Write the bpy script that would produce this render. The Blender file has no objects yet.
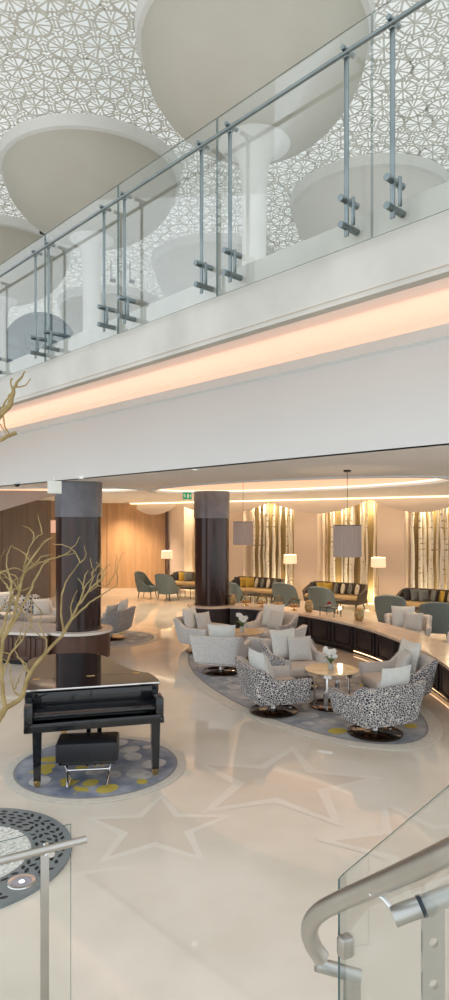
import bpy, bmesh, math, random
from mathutils import Vector, Matrix
random.seed(7)
C = bpy.context.scene.collection
PI = math.pi
H = 2.8            # eye height
F = 650.0          # focal length in pixels of the 449x1000 frame

def at(px, py, D):
    return Vector(((px-224.5)/F*D, D, H+(522-py)/F*D))

# ------------------------------------------------------------------ materials
def nodes(name):
    m = bpy.data.materials.new(name); m.use_nodes = True
    nt = m.node_tree; nt.nodes.clear()
    out = nt.nodes.new('ShaderNodeOutputMaterial')
    return m, nt, out

def principled(nt, out, rough=.5, metal=0., spec=.5):
    b = nt.nodes.new('ShaderNodeBsdfPrincipled')
    b.inputs['Roughness'].default_value = rough
    b.inputs['Metallic'].default_value = metal
    b.inputs['Specular IOR Level'].default_value = spec
    nt.links.new(b.outputs[0], out.inputs[0])
    return b

def rgba(c): return (c[0], c[1], c[2], 1)

def mat(name, col, rough=.5, metal=0., col2=None, scale=6., spec=.5, emit=0., ecol=None, bump=0., stretch=None, detail=3.):
    m, nt, out = nodes(name)
    b = principled(nt, out, rough, metal, spec)
    col2 = col2 or tuple(c*.92 for c in col)
    tc = nt.nodes.new('ShaderNodeTexCoord'); mp = nt.nodes.new('ShaderNodeMapping')
    if stretch: mp.inputs['Scale'].default_value = stretch
    n = nt.nodes.new('ShaderNodeTexNoise'); n.inputs['Scale'].default_value = scale; n.inputs['Detail'].default_value = detail
    mx = nt.nodes.new('ShaderNodeMix'); mx.data_type = 'RGBA'
    mx.inputs['A'].default_value = rgba(col); mx.inputs['B'].default_value = rgba(col2)
    nt.links.new(tc.outputs['Object'], mp.inputs[0]); nt.links.new(mp.outputs[0], n.inputs['Vector'])
    cr = nt.nodes.new('ShaderNodeMapRange'); cr.inputs[1].default_value = .35; cr.inputs[2].default_value = .65
    nt.links.new(n.outputs['Fac'], cr.inputs[0]); nt.links.new(cr.outputs[0], mx.inputs['Factor'])
    nt.links.new(mx.outputs['Result'], b.inputs['Base Color'])
    if emit:
        b.inputs['Emission Color'].default_value = rgba(ecol or col); b.inputs['Emission Strength'].default_value = emit
    if bump:
        bp = nt.nodes.new('ShaderNodeBump'); bp.inputs['Strength'].default_value = bump; bp.inputs['Distance'].default_value = .01
        nt.links.new(n.outputs['Fac'], bp.inputs['Height']); nt.links.new(bp.outputs[0], b.inputs['Normal'])
    return m

def spotted(name, base, spot, scale, thr, rough=.85):
    m, nt, out = nodes(name)
    b = principled(nt, out, rough, 0, .2)
    tc = nt.nodes.new('ShaderNodeTexCoord')
    v = nt.nodes.new('ShaderNodeTexVoronoi'); v.feature = 'DISTANCE_TO_EDGE'; v.inputs['Scale'].default_value = scale
    mr = nt.nodes.new('ShaderNodeMapRange'); mr.inputs[1].default_value = thr; mr.inputs[2].default_value = thr+.08
    mx = nt.nodes.new('ShaderNodeMix'); mx.data_type = 'RGBA'
    mx.inputs['A'].default_value = rgba(base); mx.inputs['B'].default_value = rgba(spot)
    nt.links.new(tc.outputs['Object'], v.inputs['Vector']); nt.links.new(v.outputs['Distance'], mr.inputs[0])
    nt.links.new(mr.outputs[0], mx.inputs['Factor']); nt.links.new(mx.outputs['Result'], b.inputs['Base Color'])
    return m

def glass(name, tint, refl=.9):
    m, nt, out = nodes(name)
    t = nt.nodes.new('ShaderNodeBsdfTransparent'); t.inputs[0].default_value = rgba(tint)
    g = nt.nodes.new('ShaderNodeBsdfGlossy'); g.inputs['Roughness'].default_value = .02
    f = nt.nodes.new('ShaderNodeFresnel'); f.inputs[0].default_value = 1.3
    ml = nt.nodes.new('ShaderNodeMath'); ml.operation = 'MULTIPLY'; ml.inputs[1].default_value = refl
    mx = nt.nodes.new('ShaderNodeMixShader')
    nt.links.new(f.outputs[0], ml.inputs[0]); nt.links.new(ml.outputs[0], mx.inputs[0])
    nt.links.new(t.outputs[0], mx.inputs[1]); nt.links.new(g.outputs[0], mx.inputs[2]); nt.links.new(mx.outputs[0], out.inputs[0])
    return m

def translucent(name, col, f):
    m, nt, out = nodes(name)
    d = nt.nodes.new('ShaderNodeBsdfDiffuse'); d.inputs[0].default_value = rgba(col)
    t = nt.nodes.new('ShaderNodeBsdfTranslucent'); t.inputs[0].default_value = rgba(col)
    n = nt.nodes.new('ShaderNodeTexNoise'); n.inputs['Scale'].default_value = 2
    mr = nt.nodes.new('ShaderNodeMapRange'); mr.inputs[3].default_value = f*.7; mr.inputs[4].default_value = f*1.3
    mx = nt.nodes.new('ShaderNodeMixShader')
    nt.links.new(n.outputs['Fac'], mr.inputs[0]); nt.links.new(mr.outputs[0], mx.inputs[0])
    nt.links.new(d.outputs[0], mx.inputs[1]); nt.links.new(t.outputs[0], mx.inputs[2]); nt.links.new(mx.outputs[0], out.inputs[0])
    return m

def emission(name, col, st, col2=None, scale=.6):
    m, nt, out = nodes(name)
    e = nt.nodes.new('ShaderNodeEmission'); e.inputs[1].default_value = st
    n = nt.nodes.new('ShaderNodeTexNoise'); n.inputs['Scale'].default_value = scale
    tc = nt.nodes.new('ShaderNodeTexCoord'); mx = nt.nodes.new('ShaderNodeMix'); mx.data_type = 'RGBA'
    mx.inputs['A'].default_value = rgba(col); mx.inputs['B'].default_value = rgba(col2 or col)
    nt.links.new(tc.outputs['Object'], n.inputs['Vector']); nt.links.new(n.outputs['Fac'], mx.inputs['Factor'])
    nt.links.new(mx.outputs['Result'], e.inputs[0]); nt.links.new(e.outputs[0], out.inputs[0])
    return m

def wood(name, c1, c2, rough, sc=(6, 6, .5), spec=.5):
    return mat(name, c1, rough, 0, c2, 2.2, spec, stretch=sc, detail=6)

M = dict(
    floor=mat('cream_marble', (.75, .69, .60), .04, 0, (.665, .60, .505), 1.1, .5, detail=8),
    star_light=mat('pale_inlay_marble', (.77, .715, .63), .04, 0, (.74, .685, .60), 2, .5),
    star_pink=mat('rose_inlay_marble', (.695, .615, .52), .04, 0, (.66, .58, .485), 2, .5),
    white=mat('white_plaster', (.85, .905, .935), .7, 0, (.83, .885, .915), .5, .2),
    offwhite=mat('warm_white_plaster', (.88, .85, .82), .7, 0, (.86, .83, .80), .5, .2),
    beige=mat('beige_plaster', (.53, .50, .43), .8, 0, (.50, .47, .40), .6, .1),
    beige_glass_veil=mat('beige_plaster_glass_veil', (.70, .68, .63), .8, 0, (.66, .64, .59), .6, .1),  # beige lightened: reflection on the railing glass painted into the far discs
    rim=mat('pale_rim_plaster', (.78, .77, .73), .7, 0, None, .6, .1),
    marble=mat('pale_slab_marble', (.63, .605, .555), .4, 0, (.53, .51, .465), 1.6, .3, detail=8),
    lattice=translucent('lattice_plaster', (.70, .675, .61), .22),
    wood=wood('honey_wood', (.62, .385, .20), (.53, .315, .155), .35, (5, 5, .35)),
    taupe=mat('taupe_panel', (.27, .20, .15), .6, 0, (.23, .17, .13), 1.5, .2, stretch=(4, 4, .3)),
    pink=mat('rose_plaster', (.82, .68, .57), .75, 0, (.79, .65, .54), .8, .1),
    gold_wall=mat('gold_back_panel', (.46, .35, .16), .5, 0, (.20, .145, .07), 1.2, .3, stretch=(3, 3, .2)),
    column=wood('dark_walnut', (.060, .028, .021), (.026, .014, .013), .16, (3, 3, .2)),
    collar=mat('smoky_collar', (.20, .20, .22), .3, .3, (.15, .15, .17), 3, .4),
    dark=wood('dark_cabinet_wood', (.030, .022, .026), (.020, .016, .020), .35),
    brown=wood('brown_cabinet_wood', (.11, .055, .038), (.075, .036, .026), .35),
    led=emission('warm_strip_light', (1, .62, .33), 4),
    led2=emission('recess_strip_light', (1, .76, .56), 2.2),
    lacquer=mat('black_lacquer', (.006, .007, .010), .05, 0, (.008, .009, .012), 3, .6),
    leather=mat('black_leather', (.012, .013, .018), .38, 0, (.016, .017, .022), 30, .4, bump=.15),
    keys=mat('ivory_keys', (.8, .78, .72), .3), 
    brass=mat('brass', (.78, .55, .24), .22, 1, (.70, .48, .2), 8),
    chrome=mat('chrome', (.75, .76, .77), .12, 1, None, 8),
    steel=mat('brushed_steel', (.25, .29, .295), .3, 1, (.20, .235, .24), 5),
    steel_warm=mat('brushed_warm_steel', (.52, .50, .47), .32, 1, (.46, .44, .41), 5),
    satin=mat('satin_steel', (.50, .50, .48), .33, 1, (.44, .44, .42), 5),
    gasket=mat('black_gasket', (.02, .03, .045), .5),
    bronze=mat('dark_mirror_bronze', (.16, .115, .085), .08, .9, (.08, .06, .05), 6),
    copper=mat('copper_disc', (.75, .42, .22), .15, 1),
    glass=glass('clear_green_glass', (.978, .991, .987), .35),
    glass_edge=mat('green_glass_edge', (.07, .12, .125), .2, 0, (.13, .21, .21), 5),
    dome_glass=glass('clear_dome_glass', (.95, .94, .90), 1.),
    spot_a=spotted('spotted_fabric', (.74, .71, .68), (.055, .062, .09), 31, .05),
    spot_b=spotted('pale_flecked_fabric', (.74, .735, .72), (.60, .605, .61), 29, .10),
    spot_c=spotted('grey_flecked_fabric', (.50, .49, .49), (.19, .20, .22), 29, .09),
    inner=mat('oatmeal_fabric', (.63, .60, .575), .9, 0, (.57, .545, .52), 40, .1, bump=.1),
    seat=mat('pinkish_seat_fabric', (.68, .60, .54), .9, 0, (.62, .545, .49), 30, .1, bump=.1),
    cushion=mat('pale_grey_cushion', (.73, .745, .72), .9, 0, (.67, .685, .66), 14, .1, bump=.2),
    cushion2=mat('silver_grey_cushion', (.62, .615, .595), .9, 0, (.56, .56, .54), 14, .1, bump=.2),
    cush_dark=mat('charcoal_cushion', (.055, .055, .058), .9, 0, None, 14, .1),
    cush_grey=mat('slate_cushion', (.19, .20, .19), .9, 0, None, 14, .1),
    cush_must=mat('mustard_cushion', (.50, .34, .07), .9, 0, (.42, .28, .06), 14, .1),
    cush_white=mat('cream_cushion', (.68, .62, .52), .9, 0, None, 14, .1),
    bw=spotted('black_white_print', (.62, .62, .60), (.03, .03, .04), 6, .13),
    teal=mat('grey_teal_fabric', (.16, .195, .195), .85, 0, (.14, .172, .172), 20, .15),
    sofa=mat('dark_taupe_fabric', (.105, .085, .070), .85, 0, (.085, .07, .06), 20, .15),
    tan=mat('tan_seat_fabric', (.48, .34, .18), .8, 0, (.42, .30, .16), 15, .15),
    black=mat('black_metal', (.015, .014, .014), .4, .3),
    legs=wood('dark_leg_wood', (.03, .02, .015), (.02, .014, .01), .4),
    tabletop=mat('cream_marble_top', (.70, .55, .36), .08, 0, (.50, .36, .20), 5, .5, detail=8),
    rug=mat('slate_blue_rug', (.16, .185, .255), .95, 0, (.40, .415, .455), 3, .05, detail=6),
    rug_grey=mat('grey_lilac_rug', (.27, .285, .325), .95, 0, (.47, .475, .49), 3, .05, detail=6),
    rug_border=mat('pale_rug_border', (.66, .62, .55), .95, 0, (.61, .57, .50), 20, .05),
    rug_line=mat('grey_rug_line', (.30, .30, .30), .95, 0, None, 20, .05),
    rug_yellow=mat('mustard_rug_motif', (.56, .45, .10), .95, 0, (.48, .38, .09), 8, .05),
    rug_lilac=mat('lilac_rug_motif', (.60, .585, .57), .95, 0, (.44, .435, .44), 8, .05),
    bark=mat('dry_branch_bark', (.42, .32, .15), .8, 0, (.28, .20, .09), 12, .15),
    trunk=mat('pale_trunk_bark', (.60, .56, .48), .85, 0, (.50, .46, .38), 10, .1),
    grate=mat('grey_metal_grate', (.23, .25, .26), .45, .1, (.20, .22, .23), 6, .3),
    hole=mat('black_grate_slot', (.008, .008, .010), .7),
    pebble=mat('white_pebbles', (.85, .84, .80), .8, 0, (.66, .65, .61), 60, .2, bump=.5),
    cream_shade=mat('lit_cream_shade', (.9, .72, .50), .8, 0, None, 4, .1, emit=.65, ecol=(1, .74, .48)),
    grey_shade=mat('grey_lamp_shade', (.33, .275, .25), .8, 0, (.27, .225, .205), 10, .1, emit=.10, ecol=(1, .65, .5), stretch=(6, 6, .3)),
    pink_shade=mat('rosy_lit_shade', (.8, .5, .38), .8, 0, None, 4, .1, emit=.35, ecol=(1, .6, .4)),
    green=mat('exit_green', (.02, .33, .14), .4, 0, None, 4, .3, emit=.25, ecol=(.02, .6, .25)),
    sign_white=mat('white_sign_plastic', (.80, .86, .82), .4, 0, None, 4, .3, emit=.15),
    leaf=mat('orchid_leaf', (.07, .17, .04), .4, 0, (.05, .12, .03), 10),
    petal=mat('white_petal', (.86, .85, .82), .6),
    vase=mat('grey_ceramic', (.55, .54, .50), .3),
    red=mat('red_flowers', (.45, .02, .03), .6, 0, (.30, .01, .02), 20),
    bread=mat('golden_pastry', (.55, .30, .10), .7, 0, (.40, .2, .06), 20),
    lantern=mat('gilded_mesh', (.52, .40, .20), .4, .6, (.28, .2, .09), 24),
    win=mat('blue_window_pane', (.10, .15, .19), .12, 0, (.20, .26, .30), .7, .5),
    mullion=mat('slate_mullion', (.13, .16, .18), .5),
    down=emission('downlight_lens', (1, .93, .82), 3),
    uplight=emission('uplight_lens', (.92, .90, 1), 4),
    backlight=emission('lattice_backlight', (1., 1., .97), 1.0, (.55, .62, .61), .16),
    cove=mat('peach_cove_plaster_glow', (.86, .76, .70), .8, 0, (.84, .74, .68), .5, .1, emit=.22, ecol=(1, .68, .54)),  # plaster emits faintly itself, adding to the hidden strip's glow
    oval=mat('peach_recess_plaster_glow', (.82, .62, .48), .8, 0, (.80, .6, .46), .5, .1, emit=.5, ecol=(1, .64, .43)),  # recess plaster made to glow, light put into the surface
    valence=mat('rose_grey_valence', (.72, .62, .55), .6, 0, (.69, .59, .52), .8, .2),
)
def birch_mat():
    m, nt, out = nodes('birch_bark'); b = principled(nt, out, .7, 0, .2)
    tc = nt.nodes.new('ShaderNodeTexCoord'); mp = nt.nodes.new('ShaderNodeMapping'); mp.inputs['Scale'].default_value = (5, 5, 14)
    n = nt.nodes.new('ShaderNodeTexNoise'); n.inputs['Scale'].default_value = 1; n.inputs['Detail'].default_value = 4
    r = nt.nodes.new('ShaderNodeValToRGB'); e = r.color_ramp.elements
    e[0].position = .60; e[0].color = (.93, .87, .76, 1); e[1].position = .70; e[1].color = (.10, .06, .03, 1)
    nt.links.new(tc.outputs['Object'], mp.inputs[0]); nt.links.new(mp.outputs[0], n.inputs['Vector'])
    nt.links.new(n.outputs['Fac'], r.inputs[0]); nt.links.new(r.outputs[0], b.inputs['Base Color'])
    return m
M['birch'] = birch_mat()

# ------------------------------------------------------------------ mesh builder
class MB:
    def __init__(s): s.v = []; s.f = []; s.m = []
    def add(s, vs, fs, mi=0):
        o = len(s.v); s.v += [tuple(v) for v in vs]
        for f in fs: s.f.append(tuple(i+o for i in f)); s.m.append(mi)
        return s
    def rbox(s, c, size, r=.01, seg=2, rz=0., rx=0., ry=0., mi=0):
        bm = bmesh.new(); bmesh.ops.create_cube(bm, size=1)
        for v in bm.verts: v.co = Vector((v.co.x*size[0], v.co.y*size[1], v.co.z*size[2]))
        r = min(r, min(size)*.49)
        if r > 0: bmesh.ops.bevel(bm, geom=bm.edges[:], offset=r, segments=seg, profile=.5, affect='EDGES')
        R = Matrix.Rotation(rz, 4, 'Z') @ Matrix.Rotation(ry, 4, 'Y') @ Matrix.Rotation(rx, 4, 'X')
        bm.verts.index_update()
        s.add([R @ v.co + Vector(c) for v in bm.verts], [[v.index for v in f.verts] for f in bm.faces], mi)
        bm.free(); return s
    def lathe(s, prof, c=(0, 0, 0), seg=24, mi=0, cap=True):
        vs = []; fs = []; n = len(prof)
        for r, z in prof:
            for k in range(seg):
                a = 2*PI*k/seg; vs.append((c[0]+r*math.cos(a), c[1]+r*math.sin(a), c[2]+z))
        for i in range(n-1):
            for k in range(seg):
                k2 = (k+1) % seg
                fs.append((i*seg+k, i*seg+k2, (i+1)*seg+k2, (i+1)*seg+k))
        if cap:
            fs.append(tuple(reversed(range(seg)))); fs.append(tuple((n-1)*seg+k for k in range(seg)))
        return s.add(vs, fs, mi)
    def tube(s, pts, rad, seg=8, mi=0):
        pts = [Vector(p) for p in pts]; n = len(pts)
        if not isinstance(rad, (list, tuple)): rad = [rad]*n
        vs = []; fs = []; up = None
        for i, p in enumerate(pts):
            t = (pts[min(i+1, n-1)]-pts[max(i-1, 0)]).normalized()
            if up is None:
                up = Vector((0, 0, 1)) if abs(t.z) < .9 else Vector((1, 0, 0))
            x = (up - t*up.dot(t)).normalized(); y = t.cross(x); up = x
            for k in range(seg):
                a = 2*PI*k/seg; vs.append(p + (x*math.cos(a)+y*math.sin(a))*rad[i])
        for i in range(n-1):
            for k in range(seg):
                k2 = (k+1) % seg; fs.append((i*seg+k, i*seg+k2, (i+1)*seg+k2, (i+1)*seg+k))
        fs.append(tuple(reversed(range(seg)))); fs.append(tuple((n-1)*seg+k for k in range(seg)))
        return s.add(vs, fs, mi)
    def prism(s, poly, z0, z1, mi=0):
        n = len(poly)
        vs = [(p[0], p[1], z0) for p in poly]+[(p[0], p[1], z1) for p in poly]
        fs = [tuple(reversed(range(n))), tuple(range(n, 2*n))]+[(i, (i+1) % n, n+(i+1) % n, n+i) for i in range(n)]
        return s.add(vs, fs, mi)
    def disc(s, poly, z, mi=0):
        return s.add([(p[0], p[1], z) for p in poly], [tuple(range(len(poly)))], mi)
    def ring(s, pa, pb, z, mi=0):
        n = len(pa)
        return s.add([(p[0], p[1], z) for p in pa]+[(p[0], p[1], z) for p in pb], [(i, (i+1) % n, n+(i+1) % n, n+i) for i in range(n)], mi)
    def pillow(s, w, h, t, mi=0, n=10):
        vs = []; fs = []
        for side in (1, -1):
            o = len(vs)
            for j in range(n+1):
                for i in range(n+1):
                    u = 2*i/n-1; v = 2*j/n-1
                    k = max(0, (1-abs(u)**3))**.55*max(0, (1-abs(v)**3))**.55
                    x = u*w/2*(1-.10*(1-abs(u))*0-.07*(1-v*v)*abs(u)); z = v*h/2*(1-.07*(1-u*u)*abs(v))
                    vs.append((x, side*t/2*k, z))
            for j in range(n):
                for i in range(n):
                    a = o+j*(n+1)+i; q = (a, a+1, a+n+2, a+n+1)
                    fs.append(q if side < 0 else q[::-1])
        return s.add(vs, fs, mi)
    def xf(s, mx):
        s.v = [tuple(mx @ Vector(v)) for v in s.v]; return s
    def build(s, name, mats, parent=None, loc=(0, 0, 0), rz=0., sharp=38):
        me = bpy.data.meshes.new(name); me.from_pydata(s.v, [], s.f)
        if not isinstance(mats, (list, tuple)): mats = [mats]
        for m in mats: me.materials.append(m)
        me.polygons.foreach_set('material_index', s.m)
        me.polygons.foreach_set('use_smooth', [True]*len(s.f)); me.update()
        bm = bmesh.new(); bm.from_mesh(me); bmesh.ops.remove_doubles(bm, verts=bm.verts[:], dist=.00005)
        if len(bm.faces) < 40000 and name not in ('lattice_ceiling',): bmesh.ops.recalc_face_normals(bm, faces=bm.faces[:])
        bm.to_mesh(me); bm.free()
        me.set_sharp_from_angle(angle=math.radians(sharp))
        o = bpy.data.objects.new(name, me); C.objects.link(o); o.location = loc; o.rotation_euler = (0, 0, rz)
        if parent: o.parent = parent
        return o

def tag(o, label, cat, group=None):
    o['label'] = label; o['category'] = cat
    if group: o['group'] = group
    return o
def thing(name, label, cat, loc=(0, 0, 0), rz=0., group=None):
    o = bpy.data.objects.new(name, None); C.objects.link(o); o.location = loc; o.rotation_euler = (0, 0, rz); o.empty_display_size = .2
    return tag(o, label, cat, group)
def struct(o): o['kind'] = 'structure'; return o
def dup(root, loc, rz, label=None, group=None):
    r = root.copy(); C.objects.link(r); r.location = loc; r.rotation_euler = (root.rotation_euler.x, root.rotation_euler.y, rz)
    if label: r['label'] = label
    if group: r['group'] = group
    for ch in list(root.children):
        c = ch.copy(); C.objects.link(c); c.parent = r
        for g in ch.children:
            d = g.copy(); C.objects.link(d); d.parent = c
    return r
def catmull(pts, k=8, closed=False):
    out = []; n = len(pts); pts = [Vector(p) for p in pts]
    rng = range(n if closed else n-1)
    for i in rng:
        g = (lambda j: pts[j % n]) if closed else (lambda j: pts[max(0, min(n-1, j))])
        p0, p1, p2, p3 = g(i-1), g(i), g(i+1), g(i+2)
        for q in range(k):
            t = q/k
            out.append(.5*((2*p1)+(p2-p0)*t+(2*p0-5*p1+4*p2-p3)*t*t+(3*p1-p0-3*p2+p3)*t**3))
    if not closed: out.append(pts[-1])
    return out
def ellipse(cx, cy, a, b, ang=0., n=64):
    ca, sa = math.cos(ang), math.sin(ang)
    return [(cx+a*math.cos(2*PI*k/n)*ca-b*math.sin(2*PI*k/n)*sa, cy+a*math.cos(2*PI*k/n)*sa+b*math.sin(2*PI*k/n)*ca) for k in range(n)]
def facing(dx, dy):      # rotation that turns local -Y towards (dx, dy)
    return math.atan2(dy, dx)+PI/2

# ------------------------------------------------------------------ balcony frame
U = Vector((-.681, .732, 0)); N = Vector((.732, .681, 0))
def bal(n, s_, z): v = N*n+U*s_; return Vector((v.x, v.y, z))
def nD(n, px): a = (px-224.5)/F; return n/(.732*a+.681)
def sAt(n, px): D = nD(n, px); return U.dot(Vector(((px-224.5)/F*D, D, 0)))
def extrude(prof, s0, s1, closed=False, mi=0, mb=None, steps=1):
    mb = mb or MB(); k = len(prof)
    vs = [bal(n, s0+(s1-s0)*j/steps, z) for j in range(steps+1) for n, z in prof]
    fs = []
    for j in range(steps):
        for i in range(k if closed else k-1):
            i2 = (i+1) % k; fs.append((j*k+i, j*k+i2, (j+1)*k+i2, (j+1)*k+i))
    if closed: fs += [tuple(range(k)), tuple(reversed(range(steps*k, steps*k+k)))]
    return mb.add(vs, fs, mi)

NG, NF = 3.745, 6.16
S0, S1 = -3.0, 22.0
ZC = 3.6            # lower ceiling
ZU = 16.3           # lattice ceiling

# ------------------------------------------------------------------ setting: floor, walls, ceilings
fl = MB().add([(-24, -7, 0), (22, -7, 0), (22, 32, 0), (-24, 32, 0)], [(0, 1, 2, 3)]).build('floor', M['floor']); struct(fl)
def star(cx, cy, R, r, k, rot, z, mi, mb):
    p = []
    for i in range(2*k):
        a = rot+PI*i/k; q = R if i % 2 == 0 else r
        p.append((cx+q*math.cos(a), cy+q*math.sin(a)))
    vs = [(cx, cy, z)]+[(x, y, z) for x, y in p]
    mb.add(vs, [(0, 1+i, 1+(i+1) % (2*k)) for i in range(2*k)], mi)
sm = MB()
zz = 0
for cx, cy, R, rot in ((-.62, 5.95, .62, .35), (.62, 7.0, .95, .1), (1.75, 5.6, .8, .5)):
    zz += .0012; star(cx, cy, R*1.2, R*.56, 5, rot, zz, 0, sm); star(cx, cy, R, R*.42, 5, rot, zz+.0006, 1, sm)
struct(sm.build('trim_floor_inlay', [M['star_light'], M['star_pink']]))

# lower ceiling with two oval recesses
OV = [ellipse(1.25, 14.6, 4.0, 1.9, math.atan2(.732, -.681)), ellipse(-4.6, 16.4, 2.6, 1.2, math.atan2(.3, -1))]
bm = bmesh.new()
outer = [bal(NF, -2, ZC), bal(NF, 20, ZC), Vector((-15, 29, ZC)), Vector((16, 29, ZC))]
loops = [outer]+[[Vector((x, y, ZC)) for x, y in o] for o in OV]
ed = []
for lp in loops:
    vv = [bm.verts.new(p) for p in lp]
    ed += [bm.edges.new((vv[i], vv[(i+1) % len(vv)])) for i in range(len(vv))]
bmesh.ops.triangle_fill(bm, edges=ed, use_beauty=True)
me = bpy.data.meshes.new('ceiling'); bm.to_mesh(me); bm.free(); me.materials.append(M['offwhite'])
o = bpy.data.objects.new('ceiling', me); C.objects.link(o); struct(o)
for o_ in OV:
    cx = sum(p[0] for p in o_)/len(o_); cy = sum(p[1] for p in o_)/len(o_)
    big = [(cx+(x-cx)*1.0, cy+(y-cy)*1.0) for x, y in o_]
    n = len(big); mb = MB()
    mb.add([(x, y, ZC) for x, y in big]+[(x, y, ZC+.30) for x, y in big], [(i, (i+1) % n, n+(i+1) % n, n+i) for i in range(n)], 0)
    mb.disc(big, ZC+.30, 0)
    ia = [(cx+(x-cx)*1.05, cy+(y-cy)*1.05) for x, y in o_]; ib = [(cx+(x-cx)*.985, cy+(y-cy)*.985) for x, y in o_]
    mb.ring(ia, ib, ZC-.025, 1)
    for a_, b_ in ((ia, ZC), (ib, ZC)):
        mb.add([(x, y, ZC-.025) for x, y in a_]+[(x, y, b_+.03) for x, y in a_], [(i, (i+1) % n, n+(i+1) % n, n+i) for i in range(n)], 1)
    rp_ = [(cx+(x-cx)*.96, cy+(y-cy)*.96, ZC+.04) for x, y in o_]; mb.tube(rp_+rp_[:1], .018, 6, 2)
    struct(mb.build('ceiling_recess', [M['oval'], M['white'], M['led2']]))

# fascia, cove, slab edge
mb = extrude([(NF, ZC-.0), (NF, 4.66), (NF-.06, 4.68), (NF-.06, 4.80), (NF+.10, 4.80), (NF+.10, 4.68), (NF+.14, ZC)], S0, S1, True)
struct(mb.build('wall_fascia', M['white']))
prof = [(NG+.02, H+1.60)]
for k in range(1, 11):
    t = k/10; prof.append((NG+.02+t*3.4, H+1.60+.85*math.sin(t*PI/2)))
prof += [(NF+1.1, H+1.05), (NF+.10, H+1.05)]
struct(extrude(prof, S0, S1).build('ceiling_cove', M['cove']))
mb = extrude([(NG+.03, H+1.56), (NG+.03, H+2.12), (NG+.30, H+2.12), (NG+.30, H+1.66), (NG+.12, H+1.56)], S0, S1, True)
struct(mb.build('trim_slab_edge', M['marble']))
mb = extrude([(7.45, H+2.12), (40, H+2.12)], S0, 32)
struct(mb.build('floor_upper', M['offwhite']))
# low upstand behind the walkway
struct(extrude([(7.45, H+2.12), (7.45, H+2.52), (7.65, H+2.52), (7.65, H+2.12)], S0, 30, True).build('trim_upstand', M['white']))

# walls downstairs
P0 = Vector((1.6, 24.3, 0)); EX = Vector((.8, -.6, 0)); NR = Vector((-.6, -.8, 0))
def tw(px): a = (px-224.5)/F; return (24.3*a-1.6)/(.8+.6*a)
def wp(t, d, z): v = P0+EX*t+NR*d; return Vector((v.x, v.y, z))
def wbox(mb, t0, t1, d0, d1, z0, z1, mi=0):
    vs = [wp(t, d, z) for z in (z0, z1) for t, d in ((t0, d0), (t1, d0), (t1, d1), (t0, d1))]
    mb.add(vs, [(3, 2, 1, 0), (4, 5, 6, 7), (0, 1, 5, 4), (1, 2, 6, 5), (2, 3, 7, 6), (3, 0, 4, 7)], mi)
piers = [(168, 184), (224, 243.5), (294, 317.5), (377, 404.5), (462, 492)]
niches = [(184, 224), (243.5, 294), (317.5, 377), (404.5, 462)]
mb = MB()
for a, b in piers: wbox(mb, tw(a), tw(b), -.75, 0, 0, ZC)
struct(mb.build('wall_back', M['pink']))
mb = MB()
for a, b in niches:
    wbox(mb, tw(a), tw(b), -.85, -.75, 0, ZC)
struct(mb.build('wall_alcoves', M['gold_wall']))
wl = MB(); wl.rbox((-5.9, 27.7, ZC/2), (7.1, .2, ZC), 0)
for x in (-8.6, -7.4, -6.2, -5.0, -3.8): wl.rbox((x, 27.595, ZC/2), (.012, .012, ZC), 0, mi=1)
struct(wl.build('wall_wood', [M['wood'], M['brown']]))
wl = MB(); wl.rbox((-11.0, 24.1, ZC/2), (9, .2, ZC), 0); wl.rbox((-6.55, 25.9, ZC/2), (.2, 3.6, ZC), 0)
for x in (-13.2, -11.6, -10.0, -8.4): wl.rbox((x, 23.96, ZC/2), (.35, .08, ZC), 0)
struct(wl.build('wall_left', M['taupe']))
struct(MB().rbox((-15.1, 20, ZC/2), (.2, 18, ZC), 0).build('wall_far_left', M['taupe']))
mb = MB()
for x0, w in ((-6.2, .2),): mb.rbox((-2.42, 27.4, ZC/2), (.12, .5, ZC), 0)
struct(mb.build('trim_wall_return', M['brown']))

# scalloped valence with cove strip under the ceiling
def valence(name, t0, t1, lobes, d, zlow):
    mb = MB(); n = 72; vs = []; fs = []
    for k in range(n+1):
        t = t0+(t1-t0)*k/n
        z = ZC-.06
        for a, b in lobes:
            if a <= t <= b: u = (t-a)/(b-a); z = ZC-.05-(ZC-.05-zlow)*math.sin(PI*u)**.85
        for dd in (d, d-.06):
            vs += [wp(t, dd, ZC-.001), wp(t, dd, z)]
    for k in range(n):
        a = k*4; b = a+4
        fs += [(a, b, b+1, a+1), (a+2, a+3, b+3, b+2), (a+1, b+1, b+3, a+3)]
    return struct(mb.add(vs, fs).build(name, M['valence']))
valence('trim_valence', tw(140), tw(478), [(tw(140), tw(186)), (tw(186), tw(278)), (tw(278), tw(376)), (tw(378), tw(478))], .55, 3.10)
mb = MB(); wbox(mb, tw(142), tw(478), .66, .72, ZC-.045, ZC-.005)
struct(mb.build('trim_ceiling_strip_light', emission('ceiling_strip', (1, .74, .45), 3.2)))
# left drooping valence
mb = MB(); vs = []; fs = []; n = 30
for k in range(n+1):
    u = k/n; x = -10.5+6.6*u; y = 15.2+1.4*math.sin(u*1.4); z = 3.55-1.15*math.sin(min(1, (1-u)*1.25)*PI/2)**1.3
    for dd in (0, .05): vs += [(x, y+dd, ZC-.002), (x, y+dd, z)]
for k in range(n):
    a = k*4; b = a+4; fs += [(a, a+1, b+1, b), (a+2, b+2, b+3, a+3), (a+1, a+3, b+3, b+1)]
struct(mb.add(vs, fs).build('trim_valence_left', mat('grey_valence', (.42, .37, .34), .5, 0, (.38, .33, .30), .8, .2)))

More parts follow.
